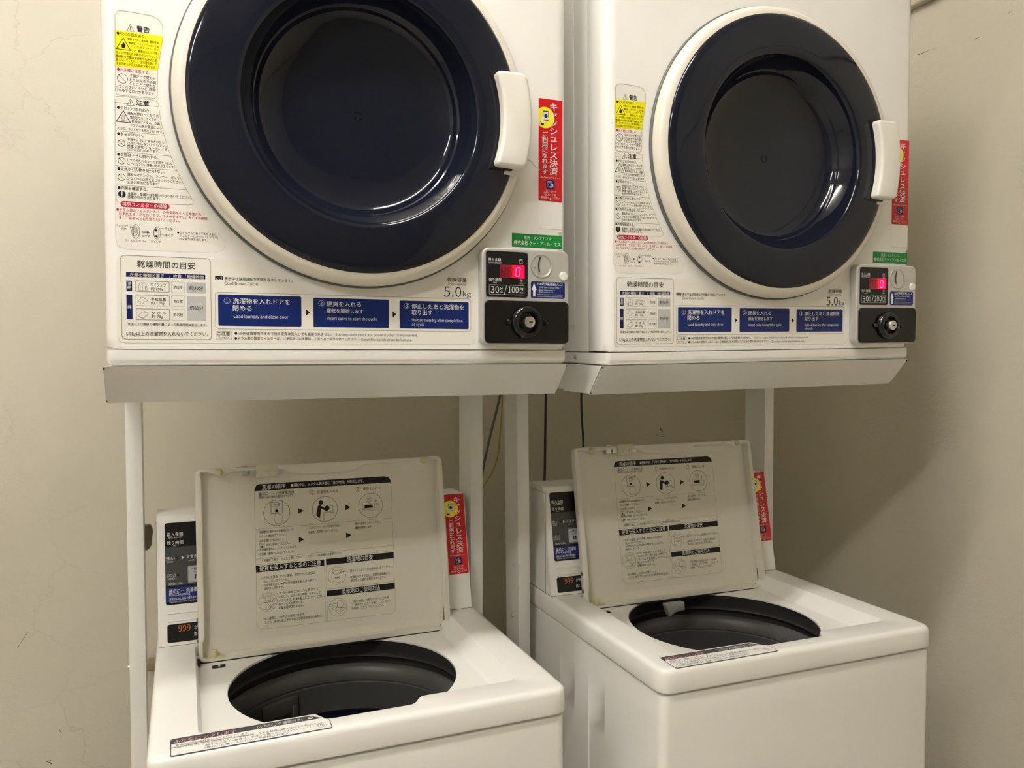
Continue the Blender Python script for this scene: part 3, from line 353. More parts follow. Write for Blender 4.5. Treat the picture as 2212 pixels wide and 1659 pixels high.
'cons':[('T','投入金額',18.21,42.43,170.75,5.86,'w',0),('T','INPUT AMOUNT',20.32,40.18,167.5,2.01,'w',0),('T','残り時間',18,42.62,157.51,5.85,'w',0),('T','TIME',26.9,32.83,155.08,1.85,'w',0),('T','洗い',16.18,29.85,133.12,5.5,'w',0),('T','WASH',17.99,26.9,129.72,2.14,'w',0),('T','すすぎ',46.54,63.4,133.51,5.55,'w',0),('T','RINSE',49.82,58.6,129.4,2,'w',0),('T','ふたロック',16.76,30.83,106.58,5.47,'w',0),('T','LOCKED',17.13,29.32,102.98,2.58,'w',0),('T','MCW-C50L',20.29,41,94.41,2.88,'w',0),('C',33.94,135.88,2.39,0,'K',2),('C',34.04,109.16,2.38,0,'K',2),('G',[(39.64,138.25),(39.55,133.32),(43.96,135.51)],'w',2),('T','最初に･･･洗濯槽',20.37,61.83,81.21,6.35,'w',0),('T','Pre-Cleaning',20.58,51.25,77.08,3.93,'w',0),('T','硬貨投入前に無料で槽洗浄が',20.48,60.58,70.47,3.32,'w',0),('T','Select the cycle within 1 min after',20.43,60.2,67,1.96,'w',0)],
'cons2':[('T','一時停止',53.52,69.17,114.16,4.69,'n',1),('T','PAUSE',55.83,65.8,110.5,2.03,'n',0),('G',[(58.79,107.9),(60.92,107.89),(60.28,101.01),(58.33,101.02)],'n',2),('G',[(62.71,107.9),(64.84,107.89),(64.57,101.13),(62.43,101.15)],'n',2)],
'note':[('T','が表示',56.44,73.88,22.25,6.14,'w',0),('T','直して',55.54,72.51,12.13,5.82,'w',0),('T','999',32.93,50.77,21.68,8.86,'O',0)],
'deck':[('T','ふたをロックします',29.35,98.69,35.77,8.16,'r',1),('T','(ふたロック機能付き)',123.76,178.31,37.17,7.02,'w',0),('T','安全のため、運転中にふたをロックします。',31.53,113.71,26.59,4.91,'k',0),('T','「ふたロック」ランプが点灯しているときは、ふたを無理に開けないでください。',30.97,192.98,20.25,4.85,'k',0),('T','ふたロックを解除するには「一時停止」ボタンを押してください。',32.66,166.26,13.8,4.79,'k',0),('T','水槽の回転が停止した後、ふたロックが解除されます。',33.88,160.32,7.46,4.74,'k',0)]}

# ------------------------------------------------------------------ copying a thing with its parts
def children_of(o): return [c for c in bpy.data.objects if c.parent == o]
def copy_tree(o, parent=None):
    c = o.copy(); COL.objects.link(c); c.parent = parent
    if parent: c.matrix_parent_inverse = o.matrix_parent_inverse.copy()
    for ch in children_of(o): copy_tree(ch, c)
    return c
def frame(t, a, b, c):
    M = Matrix.Rotation(radians(a), 4, 'Z') @ Matrix.Rotation(radians(b), 4, 'X') @ Matrix.Rotation(radians(c), 4, 'Y')
    return Matrix.Translation((t[0], t[1], t[2] + Z0)) @ M
F_DRYER_L = frame((0, 0, 0), 0, 0, 0)
F_DRYER_R = frame((0.66119, -0.00436, -0.00331), -0.7306, 0.6266, -0.8501)
F_WASH_L = frame((0.03691, -0.07007, -0.46401), -0.5341, -0.3289, -0.2813)
F_WASH_R = frame((0.70807, -0.08763, -0.45721), -0.6122, -0.2115, 0.1165)
def root(name, fr, base):
    o = bpy.data.objects.new(name, None); COL.objects.link(o); o.empty_display_size = 0.1
    o.matrix_world = fr @ Matrix.Translation(base)
    return o

# ------------------------------------------------------------------ room shell
def structure(name, bm, m, **k):
    o = newobj(name, bm, m, smooth=0); o['kind'] = 'structure'; return o
XL, XR, YB, YF, ZC = -2.6, 1.60, 0.80, -3.4, 2.94
def slab(name, lo, hi, m):
    bm = bmesh.new(); box(bm, lo, hi); return structure(name, bm, m)
slab('floor', (XL - .1, YF - .1, -0.1), (XR + .1, YB + .1, 0), M_FLOOR)
slab('ceiling', (XL - .1, YF - .1, ZC), (XR + .1, YB + .1, ZC + .1), M_CEIL)
slab('wall_back', (XL - .1, YB, 0), (XR + .1, YB + .1, ZC), M_WALL)
slab('wall_right', (XR, YF, 0), (XR + .1, YB, ZC), M_WALL)
slab('wall_left', (XL - .1, YF, 0), (XL, YB, ZC), M_WALL)
slab('wall_front', (XL - .1, YF - .1, 0), (XR + .1, YF, ZC), mat('reflection_dimming_taupe', (0.24, 0.22, 0.18), 0.7, noise=(3, 0.1)))  # wall out of view, coloured dark to dim reflections in the dryer doors
bm = bmesh.new(); box(bm, (XR - 0.022, YF, Z0 + 0.757), (XR, YB, ZC), 0.006, 3)
structure('trim_1', bm, M_WALL)
bm = bmesh.new(); box(bm, (0.012, YB - 0.03, Z0 - 0.668), (0.75, YB, Z0 - 0.650), 0.002, 1)
structure('trim_2', bm, mat('brown_trim_paint', (0.22, 0.18, 0.12), 0.6))

# ceiling lamps: housings with two fluorescent tubes each, the room's light and an added fill light
def build_lamp(x, y, label):
    lamp = bpy.data.objects.new('ceiling_light', None); COL.objects.link(lamp); lamp.location = (x, y, ZC)
    tag(lamp, label, 'light', 'fluorescent fittings on the ceiling')
    hl = LAMP['length'] / 2; zt = LAMP['z'] - ZC
    bm = bmesh.new(); prism(bm, [(-0.045, 0), (0.045, 0), (0.02, -0.03), (-0.02, -0.03)], 0, -hl - 0.04, hl + 0.04); newobj('housing', bm, M_PLASTIC, lamp)
    for sy in (-0.045, 0.045):
        bm = bmesh.new(); lathe(bm, [(0.013, -hl), (0.013, hl)], (0, sy, zt), 'x', 16); newobj('tube', bm, M_TUBE, lamp)
        for sx in (-hl - 0.02, hl):
            bm = bmesh.new(); box(bm, (sx, sy - 0.016, zt - 0.016), (sx + 0.02, sy + 0.016, 0), 0.002, 1)
            newobj('tube_holder', bm, M_PLASTIC, lamp)
build_lamp(LAMP['x'], LAMP['y'], 'white twin-tube fluorescent fitting on the ceiling in front of the dryers')
build_lamp(FILL_X, FILL_Y, 'added twin-tube fill light, unseen, on the ceiling further back on the left')

# ------------------------------------------------------------------ dryers
DC = (0.3008, 0.3084)                                   # door centre in the front plane
def wp(i): return DATA['_wp'][i]
def cash_items(L):                                      # the yellow disc is cut off by the label's left edge
    out = []
    for it in L:
        if it[0] == 'C' and it[5] == 'Y':
            x, y, r = it[1:4]; P = [(x + r * cos(2 * pi * k / 48), y + r * sin(2 * pi * k / 48)) for k in range(48)]
            out.append(('G', [(max(p[0], 553.0), p[1]) for p in P], 'Y', it[6]))
        else: out.append(it)
    return out
def build_dryer():
    base = Vector((0.30, 0.20, -0.019)); L = -base
    R = root('clothes_dryer', F_DRYER_L, base)
    # cabinet: pressed front shell, rear body with a shallow pressed panel on each side
    bm = bmesh.new()
    cf = lambda i, y: [(p[0], y, p[1]) for p in radial([(i, 0.0008), (0.60 - i, 0.0008), (0.60 - i, 0.69), (i, 0.69)], DC, 360)]
    R_ = 0.019
    loops_mesh(bm, [cf(0.004, 0.0565), cf(0.0003, 0.0564), cf(0, 0.0560)] + [cf(R_ - R_ * cos(radians(q)), R_ - R_ * sin(radians(q))) for q in range(0, 91, 15)] +
               [[(p[0], 0, p[1]) for p in radial(arc_pts(DC, 0.205, 0, 357, 119), DC, 360)], [(p[0], 0.05, p[1]) for p in radial(arc_pts(DC, 0.205, 0, 357, 119), DC, 360)]])
    box(bm, (0.0006, 0.0575, 0.0008), (0.5994, 0.44, 0.69))
    for s in (0, 1):
        x = 0.0006 - 0.0018 if s == 0 else 0.5994
        box(bm, (x, 0.103, 0.042), (x + 0.0018, 0.425, 0.66), 0.0016, 2)
    cabinet = newobj('cabinet', bm, M_ENAMEL, R, L)
    bm = bmesh.new()
    prof = [(0.0, -0.0012), (0.0, -0.0075), (0.0012, -0.0115), (0.0042, -0.0155), (0.0085, -0.0182), (0.016, -0.0188), (0.44, -0.0188), (0.44, -0.0012)]
    n = 7; t = bmesh.new()
    box(bm, (0.0006, 0.0003, -0.0194), (0.5994, 0.44, -0.0004), 0.0085, 4, which=lambda e: not (e.verts[0].co.z > -0.002 and e.verts[1].co.z > -0.002) and not (e.verts[0].co.y > .4 and e.verts[1].co.y > .4))
    t.free()
    base_p = newobj('base_panel', bm, M_ENAMEL, R, L)
    for x, sgn in ((0.0006, -1), (0.5994, 1)):
        bm = bmesh.new(); lathe(bm, [(0.0042, 0), (0.0042, sgn * 0.0008), (0.003, sgn * 0.0018), (0, sgn * 0.0022)], (x, 0.1035, -0.0085), 'x', 16)
        box(bm, (x + sgn * 0.0024 - 0.0003, 0.1005, -0.0089), (x + sgn * 0.0024, 0.1065, -0.0081), mi=1)
        newobj('screw', bm, [M_CHROME, M_DARK], base_p)
    # door
    c3 = (DC[0], 0, DC[1])
    bm = bmesh.new(); lathe(bm, [(0.2170, -0.0002), (0.2284, -0.0002), (0.2284, -0.0046), (0.2275, -0.0056), (0.2170, -0.0056)], c3, 'y', 160, closed_ends=False)
    newobj('door_gasket', bm, M_GASKET, R, L)
    bm = bmesh.new(); lathe(bm, [(0.195, -0.005), (0.2258, -0.005), (0.2263, -0.0085), (0.2256, -0.0135), (0.2236, -0.0180), (0.2195, -0.0222), (0.2150, -0.0240), (0.2108, -0.0245), (0.2104, -0.0215), (0.195, -0.0215)], c3, 'y', 160, closed_ends=False)
    door = newobj('door', bm, M_RIM, R, L)
    bm = bmesh.new()
    lathe(bm, [(0.2104, -0.019), (0.2104, -0.0243), (0.2092, -0.0262), (0.2060, -0.0278), (0.198, -0.0292), (0.185, -0.0302), (0.165, -0.0312), (0.1545, -0.0314), (0.1508, -0.0304), (0.1487, -0.0280), (0.1474, -0.0235),
               (0.1425, -0.0130), (0.1345, -0.0010), (0.1335, 0.0002), (0.1322, 0.0008), (0.1312, 0.0020), (0.1296, 0.0050), (0.1276, 0.0078), (0.1240, 0.0108), (0.118, 0.0132), (0.095, 0.0172), (0.06, 0.0195), (0.02, 0.0208),
               (0.0062, 0.0210), (0.0058, 0.0200), (0.0044, 0.0199), (0.0040, 0.0206), (0.0, 0.0206)], c3, 'y', 160, closed_ends=False)
    lathe(bm, [(0.2104, -0.019), (0.2104, 0.0), (0.15, 0.03), (0, 0.03)], c3, 'y', 96, closed_ends=False)
    newobj('door_window', bm, M_LENS, door)
    # handle: a piece of the ring with straight cut ends
    def arcz(r, z0, z1, n=14): return [(DC[0] + sqrt(r * r - (z - DC[1]) ** 2), z) for z in [z0 + (z1 - z0) * i / n for i in range(n + 1)]]
    outer = arcz(0.2225, 0.2440, 0.3705); inner = arcz(0.1812, 0.2455, 0.3700)
    bm = bmesh.new(); t = bmesh.new()
    poly = outer + inner[::-1]
    A = [t.verts.new((p[0], -0.0270, p[1])) for p in poly]; B = [t.verts.new((p[0], -0.0470, p[1])) for p in poly]; n = len(poly)
    t.faces.new(A); t.faces.new(B[::-1])
    for i in range(n): t.faces.new((A[i], B[i], B[(i + 1) % n], A[(i + 1) % n]))
    bmesh.ops.recalc_face_normals(t, faces=t.faces)
    m = len(outer)
    corner = {0, m - 1, m, n - 1}
    es = [e for e in t.edges if (abs(e.verts[0].co.y - e.verts[1].co.y) > 0.01 and any((e.verts[0].co - Vector((poly[k][0], e.verts[0].co.y, poly[k][1]))).length < 1e-6 for k in corner))]
    bmesh.ops.bevel(t, geom=es, offset=0.0075, segments=4, affect='EDGES', profile=0.5)
    es = [e for e in t.edges if abs(e.verts[0].co.y + 0.047) < 1e-6 and abs(e.verts[1].co.y + 0.047) < 1e-6]
    bmesh.ops.bevel(t, geom=es, offset=0.0048, segments=3, affect='EDGES', profile=0.5)
    merge(bm, t)
    out2 = arcz(0.2215, 0.2375, 0.366); inn2 = arcz(0.2000, 0.2375, 0.366)
    prism(bm, out2 + inn2[::-1], 1, -0.0236, -0.030)
    newobj('door_handle', bm, M_PLASTIC, door)
    bm = bmesh.new()
    prism(bm, arcz(0.2100, 0.2420, 0.3730) + arcz(0.1775, 0.2420, 0.3730)[::-1], 1, -0.0255, -0.0325, bev=0.002)
    newobj('handle_recess', bm, M_BLACK, door)
    # ---- labels on the front
    lab = Label()
    a = lambda r, z: (DC[0] * 1000 - sqrt(r * r - (z - DC[1] * 1000) ** 2), z)
    edge = [a(237.6, 372.0 - (372.0 - 150) * i / 26) for i in range(27)]
    P = [(14.8, 388), (18, 391.8), (24, 392.8), (56, 392.2), (64, 389.6), (69.0, 383), (68.8, 369.5)] + [(62.0, 327)] + [p for p in edge if p[1] < 296] + [(125, 143), (134, 131), (131, 122), (120, 117.5), (24, 117), (15, 121), (12.6, 130)]
    lab.poly(P, 'pap', 0); lab.stroke(P[-7:] + P[:1], 0.22, 'g', False, 1)
    W = 0.25
    lab.stroke([(16.2, 377.8), (16.3, 386), (20, 390.5), (25, 391.5), (55, 390.8), (62, 388), (66.5, 382), (67.1, 368.9), (60.4, 327.2), (59.8, 299), (56.5, 295.3), (21, 294.6), (16.5, 295.6), (15.4, 299)], W, 'k', True)
    right = [a(240.7, z) for z in (289.6, 275, 262, 253.5, 241, 229.4, 213.1, 200, 191.2)]
    lab.stroke([(14.1, 174), (15.0, 289), (16.2, 292.6), (19.5, 293.6), (54, 293.2), (58.8, 292.0)] + right + [(97.6, 177.5), (96.5, 174.4), (93, 173.4), (20, 171.6), (15.4, 171.9)], W, 'k', True)
    for z, x1 in ((286.0, 60.5), (253.5, a(240.7, 253.5)[0]), (229.6, a(240.7, 229.6)[0]), (213.2, a(240.7, 213.2)[0]), (191.3, a(240.7, 191.3)[0])): lab.stroke([(14.6, z), (x1, z)], W, 'k')
    lab.items(DATA['warn']).build('warning_label', R, ('front', 0), L)
    lab = Label()
    arcb = [(DC[0] * 1000 + 243 * cos(radians(d)), DC[1] * 1000 + 243 * sin(radians(d))) for d in (236, 240, 245, 250, 255, 260, 265, 270, 275, 280, 285, 290, 295, 298)]
    arcb = [p for p in arcb if p[1] < 106]
    P = [(12.8, 16), (15, 10), (21, 7.8), (449, 7.8), (455, 9.5), (457.2, 15), (457, 97), (454.5, 102), (448, 104), (420, 104)] + [p for p in arcb[::-1]] + [(152, 109.8), (20, 110.8), (14.6, 108.5), (13, 102)]
    lab.poly(P, 'pap', 0); lab.stroke(P[:6], 0.2, 'd', False, 1)
    lab.items(DATA['inst']).build('instruction_label', R, ('front', 0), L)
    lab = Label(); lab.poly(rrect(553.0, 212.0, 590.25, 355.5, 1.5, 3), 'red', 0)
    circ = cash_items(DATA['cash'])
    lab.items(circ).build('payment_label', R, ('front', 0), L)
    lab = Label(); lab.rbox(553.6, 169.0, 590.3, 210.6, 0.8, 0, 'pap', 0); lab.rbox(554.2, 172.8, 589.5, 210.4, 0.6, 0, 'whp', 1); lab.stroke([(554.6, 172.7), (589.4, 172.7)], 0.35, 'd', False, 2)
    lab.build('blank_label', R, ('front', 0), L)
    lab = Label(); lab.poly([(512.3, 144.9), (590.5, 144.9), (590.5, 164.1), (512.3, 164.1)], 'grn', 0)
    lab.items(DATA['green']).build('maintenance_label', R, ('front', 0), L)
    # ---- coin unit
    bm = bmesh.new()
    box(bm, (0.4615, -0.0171, 0.0078), (0.5930, 0.0, 0.1404), 0.0105, 5, which=lambda e: abs(e.verts[0].co.y - e.verts[1].co.y) > 0.01)
    t = bmesh.new()
    unit = newobj('coin_unit', bm, M_SILVER, R, L); t.free()
    md = unit.modifiers.new('edge', 'BEVEL'); md.width = 0.0022; md.segments = 3; md.limit_method = 'ANGLE'; md.angle_limit = radians(50)
    yf = -0.0171
    lb = Label(); lb.rbox(466.8, 72.8, 529.0, 135.5, 4, 0, 'blk', 0); lb.rbox(466.3, 72.3, 529.5, 136.0, 4.3, 0.5, 'sil', -0.3)
    lb.items([i for i in DATA['disp'] if i[-2] != 'R']).build('price_display', unit, ('front', yf - 0.0003))
    # lit window with one glowing digit and two unlit ones
    m = bpy.data.materials.new('lit_red_window'); m.use_nodes = True; nt = m.node_tree; b = nt.nodes['Principled BSDF']
    b.inputs['Base Color'].default_value = (0.02, 0.0, 0.001, 1); b.inputs['Roughness'].default_value = 0.2
    tc = nt.nodes.new('ShaderNodeTexCoord'); sx = nt.nodes.new('ShaderNodeSeparateXYZ'); nt.links.new(tc.outputs['Generated'], sx.inputs[0])
    cr = nt.nodes.new('ShaderNodeValToRGB'); e = cr.color_ramp.elements
    e[0].position = 0.0; e[0].color = (0.035, 0.001, 0.003, 1); e[1].position = 1.0; e[1].color = (0.8, 0.0, 0.02, 1)
    for p_, c_ in ((0.42, (0.07, 0.001, 0.004, 1)), (0.68, (0.45, 0.0, 0.012, 1)), (0.82, (1.0, 0.0, 0.03, 1))):
        q = e.new(p_); q.color = c_
    nt.links.new(sx.outputs['X'], cr.inputs['Fac']); nt.links.new(cr.outputs['Color'], b.inputs['Emission Color']); b.inputs['Emission Strength'].default_value = 1.0
    bm = bmesh.new(); box(bm, (0.4868, yf - 0.0011, 0.0995), (0.5237, yf - 0.0006, 0.1172))
    # seven-segment digits, slanted
    M_LIT = mat('glowing_digit', (0.3, 0.0, 0.05), 0.4, emit=(1.0, 0.10, 0.40), estr=1.6); M_OFF = mat('unlit_digit', (0.05, 0.002, 0.005), 0.4)
    def seg7(cx, on, mi):
        w, h, sl, tk = 0.0058, 0.0118, 0.0012, 0.0007; cz = 0.1080
        Pn = lambda x, z: (cx + x * w / 2 + z * sl / 2, cz + z * h / 2)
        segs = {'a': ((-1, 1), (1, 1)), 'b': ((1, 1), (1, 0)), 'c': ((1, 0), (1, -1)), 'd': ((-1, -1), (1, -1)), 'e': ((-1, 0), (-1, -1)), 'f': ((-1, 1), (-1, 0)), 'g': ((-1, 0), (1, 0))}
        for s in on:
            (ax, az), (bx, bz) = Pn(*segs[s][0]), Pn(*segs[s][1]); dx, dz = bx - ax, bz - az
            ax, az, bx, bz = ax + dx * .12, az + dz * .12, bx - dx * .12, bz - dz * .12; l = hypot(dx, dz); nx, nz = -dz / l * tk / 2, dx / l * tk / 2
            f = bm.faces.new([bm.verts.new((x, yf - 0.00125, z)) for x, z in ((ax + nx, az + nz), (bx + nx, bz + nz), (bx - nx, bz - nz), (ax - nx, az - nz))]); f.material_index = mi
    seg7(0.5138, 'abcdef', 1); seg7(0.5020, 'abcdefg', 2); seg7(0.4922, 'abcdefg', 2)
    newobj('digit_window', bm, [m, M_LIT, M_OFF], unit)
    # coin slot dish
    bm = bmesh.new(); cs = (0.5497, yf, 0.1179)
    lathe(bm, [(0.0168, 0.0), (0.0166, -0.0009), (0.0158, -0.0012), (0.0152, -0.0008), (0.012, 0.0008), (0.006, 0.0018), (0.0, 0.0021)], cs, 'y', 48, closed_ends=False)
    pts = [(0.5478, 0.1302), (0.5463, 0.1262), (0.5455, 0.1222), (0.5453, 0.1182), (0.5456, 0.1142), (0.5465, 0.1090)]
    for (ax, az), (bx, bz) in zip(pts, pts[1:]):
        f = bm.faces.new([bm.verts.new((x, yf - 0.0010, z)) for x, z in ((ax - 0.0009, az), (ax + 0.0011, az), (bx + 0.0011, bz), (bx - 0.0009, bz))]); f.material_index = 1
    lathe(bm, [(0.0012, 0.0006), (0.0012, -0.0014), (0.0006, -0.0020), (0, -0.0021)], (0.5394, yf, 0.1172), 'y', 12)
    newobj('coin_slot', bm, [mat('satin_silver', (0.60, 0.59, 0.56), 0.30, metal=0.8, bump=(900, 0.00004)), M_DARK], unit)
    bm = bmesh.new(); lathe(bm, [(0.0064, 0.0), (0.0064, -0.0012), (0.0056, -0.0020), (0.0, -0.0024)], (0.5842, yf, 0.1046), 'y', 28); newobj('hole_cap', bm, M_PLASTIC, unit)
    lb = Label(); lb.rbox(533.6, 72.6, 586.8, 96.2, 3.2, 0, 'b', 0); lb.rbox(533.4, 72.4, 587.0, 96.4, 3.3, 0.35, 'w', 1); lb.items(DATA['coin']).build('coin_label', unit, ('front', yf))
    bm = bmesh.new(); box(bm, (0.4644, yf - 0.0030, 0.0096), (0.5918, yf, 0.0684), 0.0065, 4, which=lambda e: abs(e.verts[0].co.y - e.verts[1].co.y) > 1e-4)
    lk = newobj('lock_plate', bm, M_BLACKG, unit); mdd = lk.modifiers.new('edge', 'BEVEL'); mdd.width = 0.0016; mdd.segments = 3; mdd.limit_method = 'ANGLE'; mdd.angle_limit = radians(50)
    yl = yf - 0.0030; lc = (0.5258, yl, 0.0386)
    bm = bmesh.new(); lathe(bm, [(0.0232, 0), (0.0232, -0.002), (0.0218, -0.0062), (0.0196, -0.0082), (0.0172, -0.0086), (0.0150, -0.0076), (0.0138, -0.0050), (0.0132, 0.0010), (0.0, 0.0012)], lc, 'y', 56, closed_ends=False)
    newobj('lock_ring', bm, mat('glossy_black_plastic', (0.006, 0.006, 0.007), 0.08), unit)
    bm = bmesh.new(); lathe(bm, [(0.0081, 0.001), (0.0081, -0.0122), (0.0075, -0.0132), (0.0058, -0.0134), (0.0056, -0.0128), (0.0, -0.0128)], lc, 'y', 36)
    box(bm, (lc[0] - 0.0012, yl - 0.01305, lc[2] - 0.0012), (lc[0] + 0.0040, yl - 0.0126, lc[2] + 0.0010), mi=1)
    newobj('lock_cylinder', bm, [M_CHROME, M_DARK], unit)
    for x in (0.4990, 0.5556):
        bm = bmesh.new(); lathe(bm, [(0.0043, 0), (0.0042, -0.0022), (0.0030, -0.0040), (0, -0.0046)], (x, yl, 0.0386), 'y', 20); newobj('stud', bm, MATS['glossy_black_plastic'], unit)
    return R
dryer = build_dryer()
tag(dryer, 'left white coin-operated dryer with pale twine caught by its door handle', 'dryer', 'coin-operated dryers on steel stands')
dryer2 = copy_tree(dryer); dryer2.matrix_world = F_DRYER_R @ Matrix.Translation((0.30, 0.20, -0.019))
tag(dryer2, 'right white coin-operated dryer, its whole round dark door in view', 'dryer', 'coin-operated dryers on steel stands')
# loose twine caught on the handle of the left dryer only
bm = bmesh.new()
for k in range(5):
    tube(bm, smooth_path([(0.5205, -0.036, 0.2565 + 0.0008 * k), (0.527 + 0.001 * k, -0.032, 0.2585 - 0.0012 * k), (0.536, -0.02, 0.2580 - 0.0004 * k), (0.548 + 0.0016 * k, -0.004, 0.2570 - 0.0008 * k)], 4), 0.00035, 5)
tw = newobj('twine_strand', bm, mat('pale_twine', (0.55, 0.52, 0.45), 0.8), dryer, (-0.30, -0.20, 0.019))
tag(tw, 'frayed pale twine strand')

# ------------------------------------------------------------------ steel stands
def build_stand():
    base = Vector((0.2985, 0.2, -Z0)); L = -base
    R = root('dryer_stand', F_DRYER_L, base)
    x0, x1 = -0.0034, 0.6002
    bm = bmesh.new()
    prism(bm, [(0.0035, -0.0200), (0.0425, -0.0632), (0.132, -0.0632), (0.134, -0.0600), (0.43, -0.0600), (0.43, -0.0200)], 0, x0, x1)
    newobj('shelf', bm, M_STEEL, R, L)
    bm = bmesh.new()
    prism(bm, [(0.0, -0.0198), (0.0395, -0.0642), (0.0405, -0.0648), (0.0475, -0.0640), (0.0475, -0.0634), (0.0408, -0.0636), (0.0014, -0.0206), (0.02, -0.0206), (0.02, -0.0198)], 0, x0 + 0.0008, x1 - 0.0008)
    for x in (x0 + 0.001, x1 - 0.001):                      # the small open corners of the folded sheet
        for yy, zz in ((0.0022, -0.0225), (0.0385, -0.0622)):
            lathe(bm, [(0, -0.0012), (0.0016, 0), (0, 0.0012)], (x, yy, zz), 'x', 10, mi=1)
    newobj('front_skirt', bm, [M_STEEL, M_DARK], R, L)
    for i, xa in enumerate((0.0010, 0.5742)):
        bm = bmesh.new(); box(bm, (xa, 0.345, -Z0), (xa + 0.0236, 0.411, -0.0600), 0.0012, 2)
        leg = newobj('leg', bm, M_STEEL, R, L)
        s = -1 if i == 0 else 1; xs = xa if i == 0 else xa + 0.0236
        bm = bmesh.new(); lathe(bm, [(0.0052, 0), (0.0050, -0.0015), (0.0034, -0.0016), (0.0032, -0.0040), (0, -0.0046)], (xa, 0.374, -0.512), 'x', 16); newobj('bolt', bm, M_CHROME, leg)
        bm = bmesh.new(); lathe(bm, [(0.0022, -0.0003), (0, -0.0004)], (xa, 0.372, -0.415), 'x', 12); newobj('bolt_hole', bm, M_DARK, leg)
    return R
stand = build_stand()
tag(stand, 'white steel stand with slanted front skirt under the left dryer', 'stand', 'steel stands carrying the dryers')
stand2 = copy_tree(stand); stand2.matrix_world = F_DRYER_R @ Matrix.Translation((-0.003 + 0.2985, 0.2, -Z0))
bpy.context.view_layer.update()
for ch in children_of(stand2):                         # each leg of the slightly tilted stand reaches the floor
    if ch.name.startswith('leg'):
        ch.data = ch.data.copy(); mw = ch.matrix_world
        for v in ch.data.vertices:
            if v.co.z < -1.2: v.co.z -= (mw @ v.co).z / mw[2][2]
tag(stand2, 'white steel stand with slanted front skirt under the right dryer', 'stand', 'steel stands carrying the dryers')

# ------------------------------------------------------------------ washing machines
BS = 0.2003; BA = atan(BS)                             # console front leans back
HY, HZ = 0.35157, -0.02229                             # lid hinge line
def build_deck_mesh():
    N = 288; c = (0.265, 0.205)
    def lp(poly, z): return [(p[0], p[1], z) for p in radial(poly, c, N)]
    def outer(i, z): return lp(rrect(i, i, 0.53 - i, 0.50, 0.019 - i * 0.5, 8), z)
    def recess(i, ir, z, fi=None):
        fi = i if fi is None else fi
        x0, x1, y0, yb, y1 = 0.0575 + i, 0.4725 - ir, 0.0535 + fi, 0.0325 + fi, 0.378 - i
        r = 0.007
        P = [(x0 + r, y0), (0.192 + fi * .4, y0), (0.196 + fi * .4, y0 - 0.001), (0.206 + fi * .4, yb + 0.003), (0.212 + fi * .4, yb), (0.316 - fi * .4, yb), (0.322 - fi * .4, yb + 0.003), (0.333 - fi * .4, y0 - 0.002), (0.339 - fi * .4, y0), (x1 - r, y0), (x1 - r * .3, y0 + r * .3), (x1, y0 + r), (x1, y1 - r), (x1 - r, y1), (x0 + r, y1), (x0, y1 - r), (x0, y0 + r), (x0 + r * .3, y0 + r * .3)]
        return lp(P, z)
    hole = lambda r, z: lp([(min(max(0.2635 + r * cos(2 * pi * k / 160), 0), 1), min(0.2165 + r * sin(2 * pi * k / 160), 0.3640 + (r - 0.166))) for k in range(160)], z)
    bm = bmesh.new()
    loops = [outer(0.0045, -0.0352), outer(0.0, -0.0345), outer(-0.0006, -0.0325), outer(0.0002, -0.0085), outer(0.0012, -0.0045), outer(0.0036, -0.0014), outer(0.0075, -0.0001), outer(0.012, 0.0),
             recess(-0.0035, -0.0035, 0.0, -0.003), recess(-0.0012, -0.0012, -0.0006, -0.001), recess(0.0, 0.0, -0.0022, 0.0), recess(0.0025, 0.0150, -0.0205, 0.0016), recess(0.004, 0.0185, -0.0232, 0.0024), recess(0.007, 0.0215, -0.0242, 0.0036),
             hole(0.1675, -0.0246), hole(0.1662, -0.0250), hole(0.1656, -0.0264), hole(0.1658, -0.0284)]
    loops_mesh(bm, loops)
    return bm
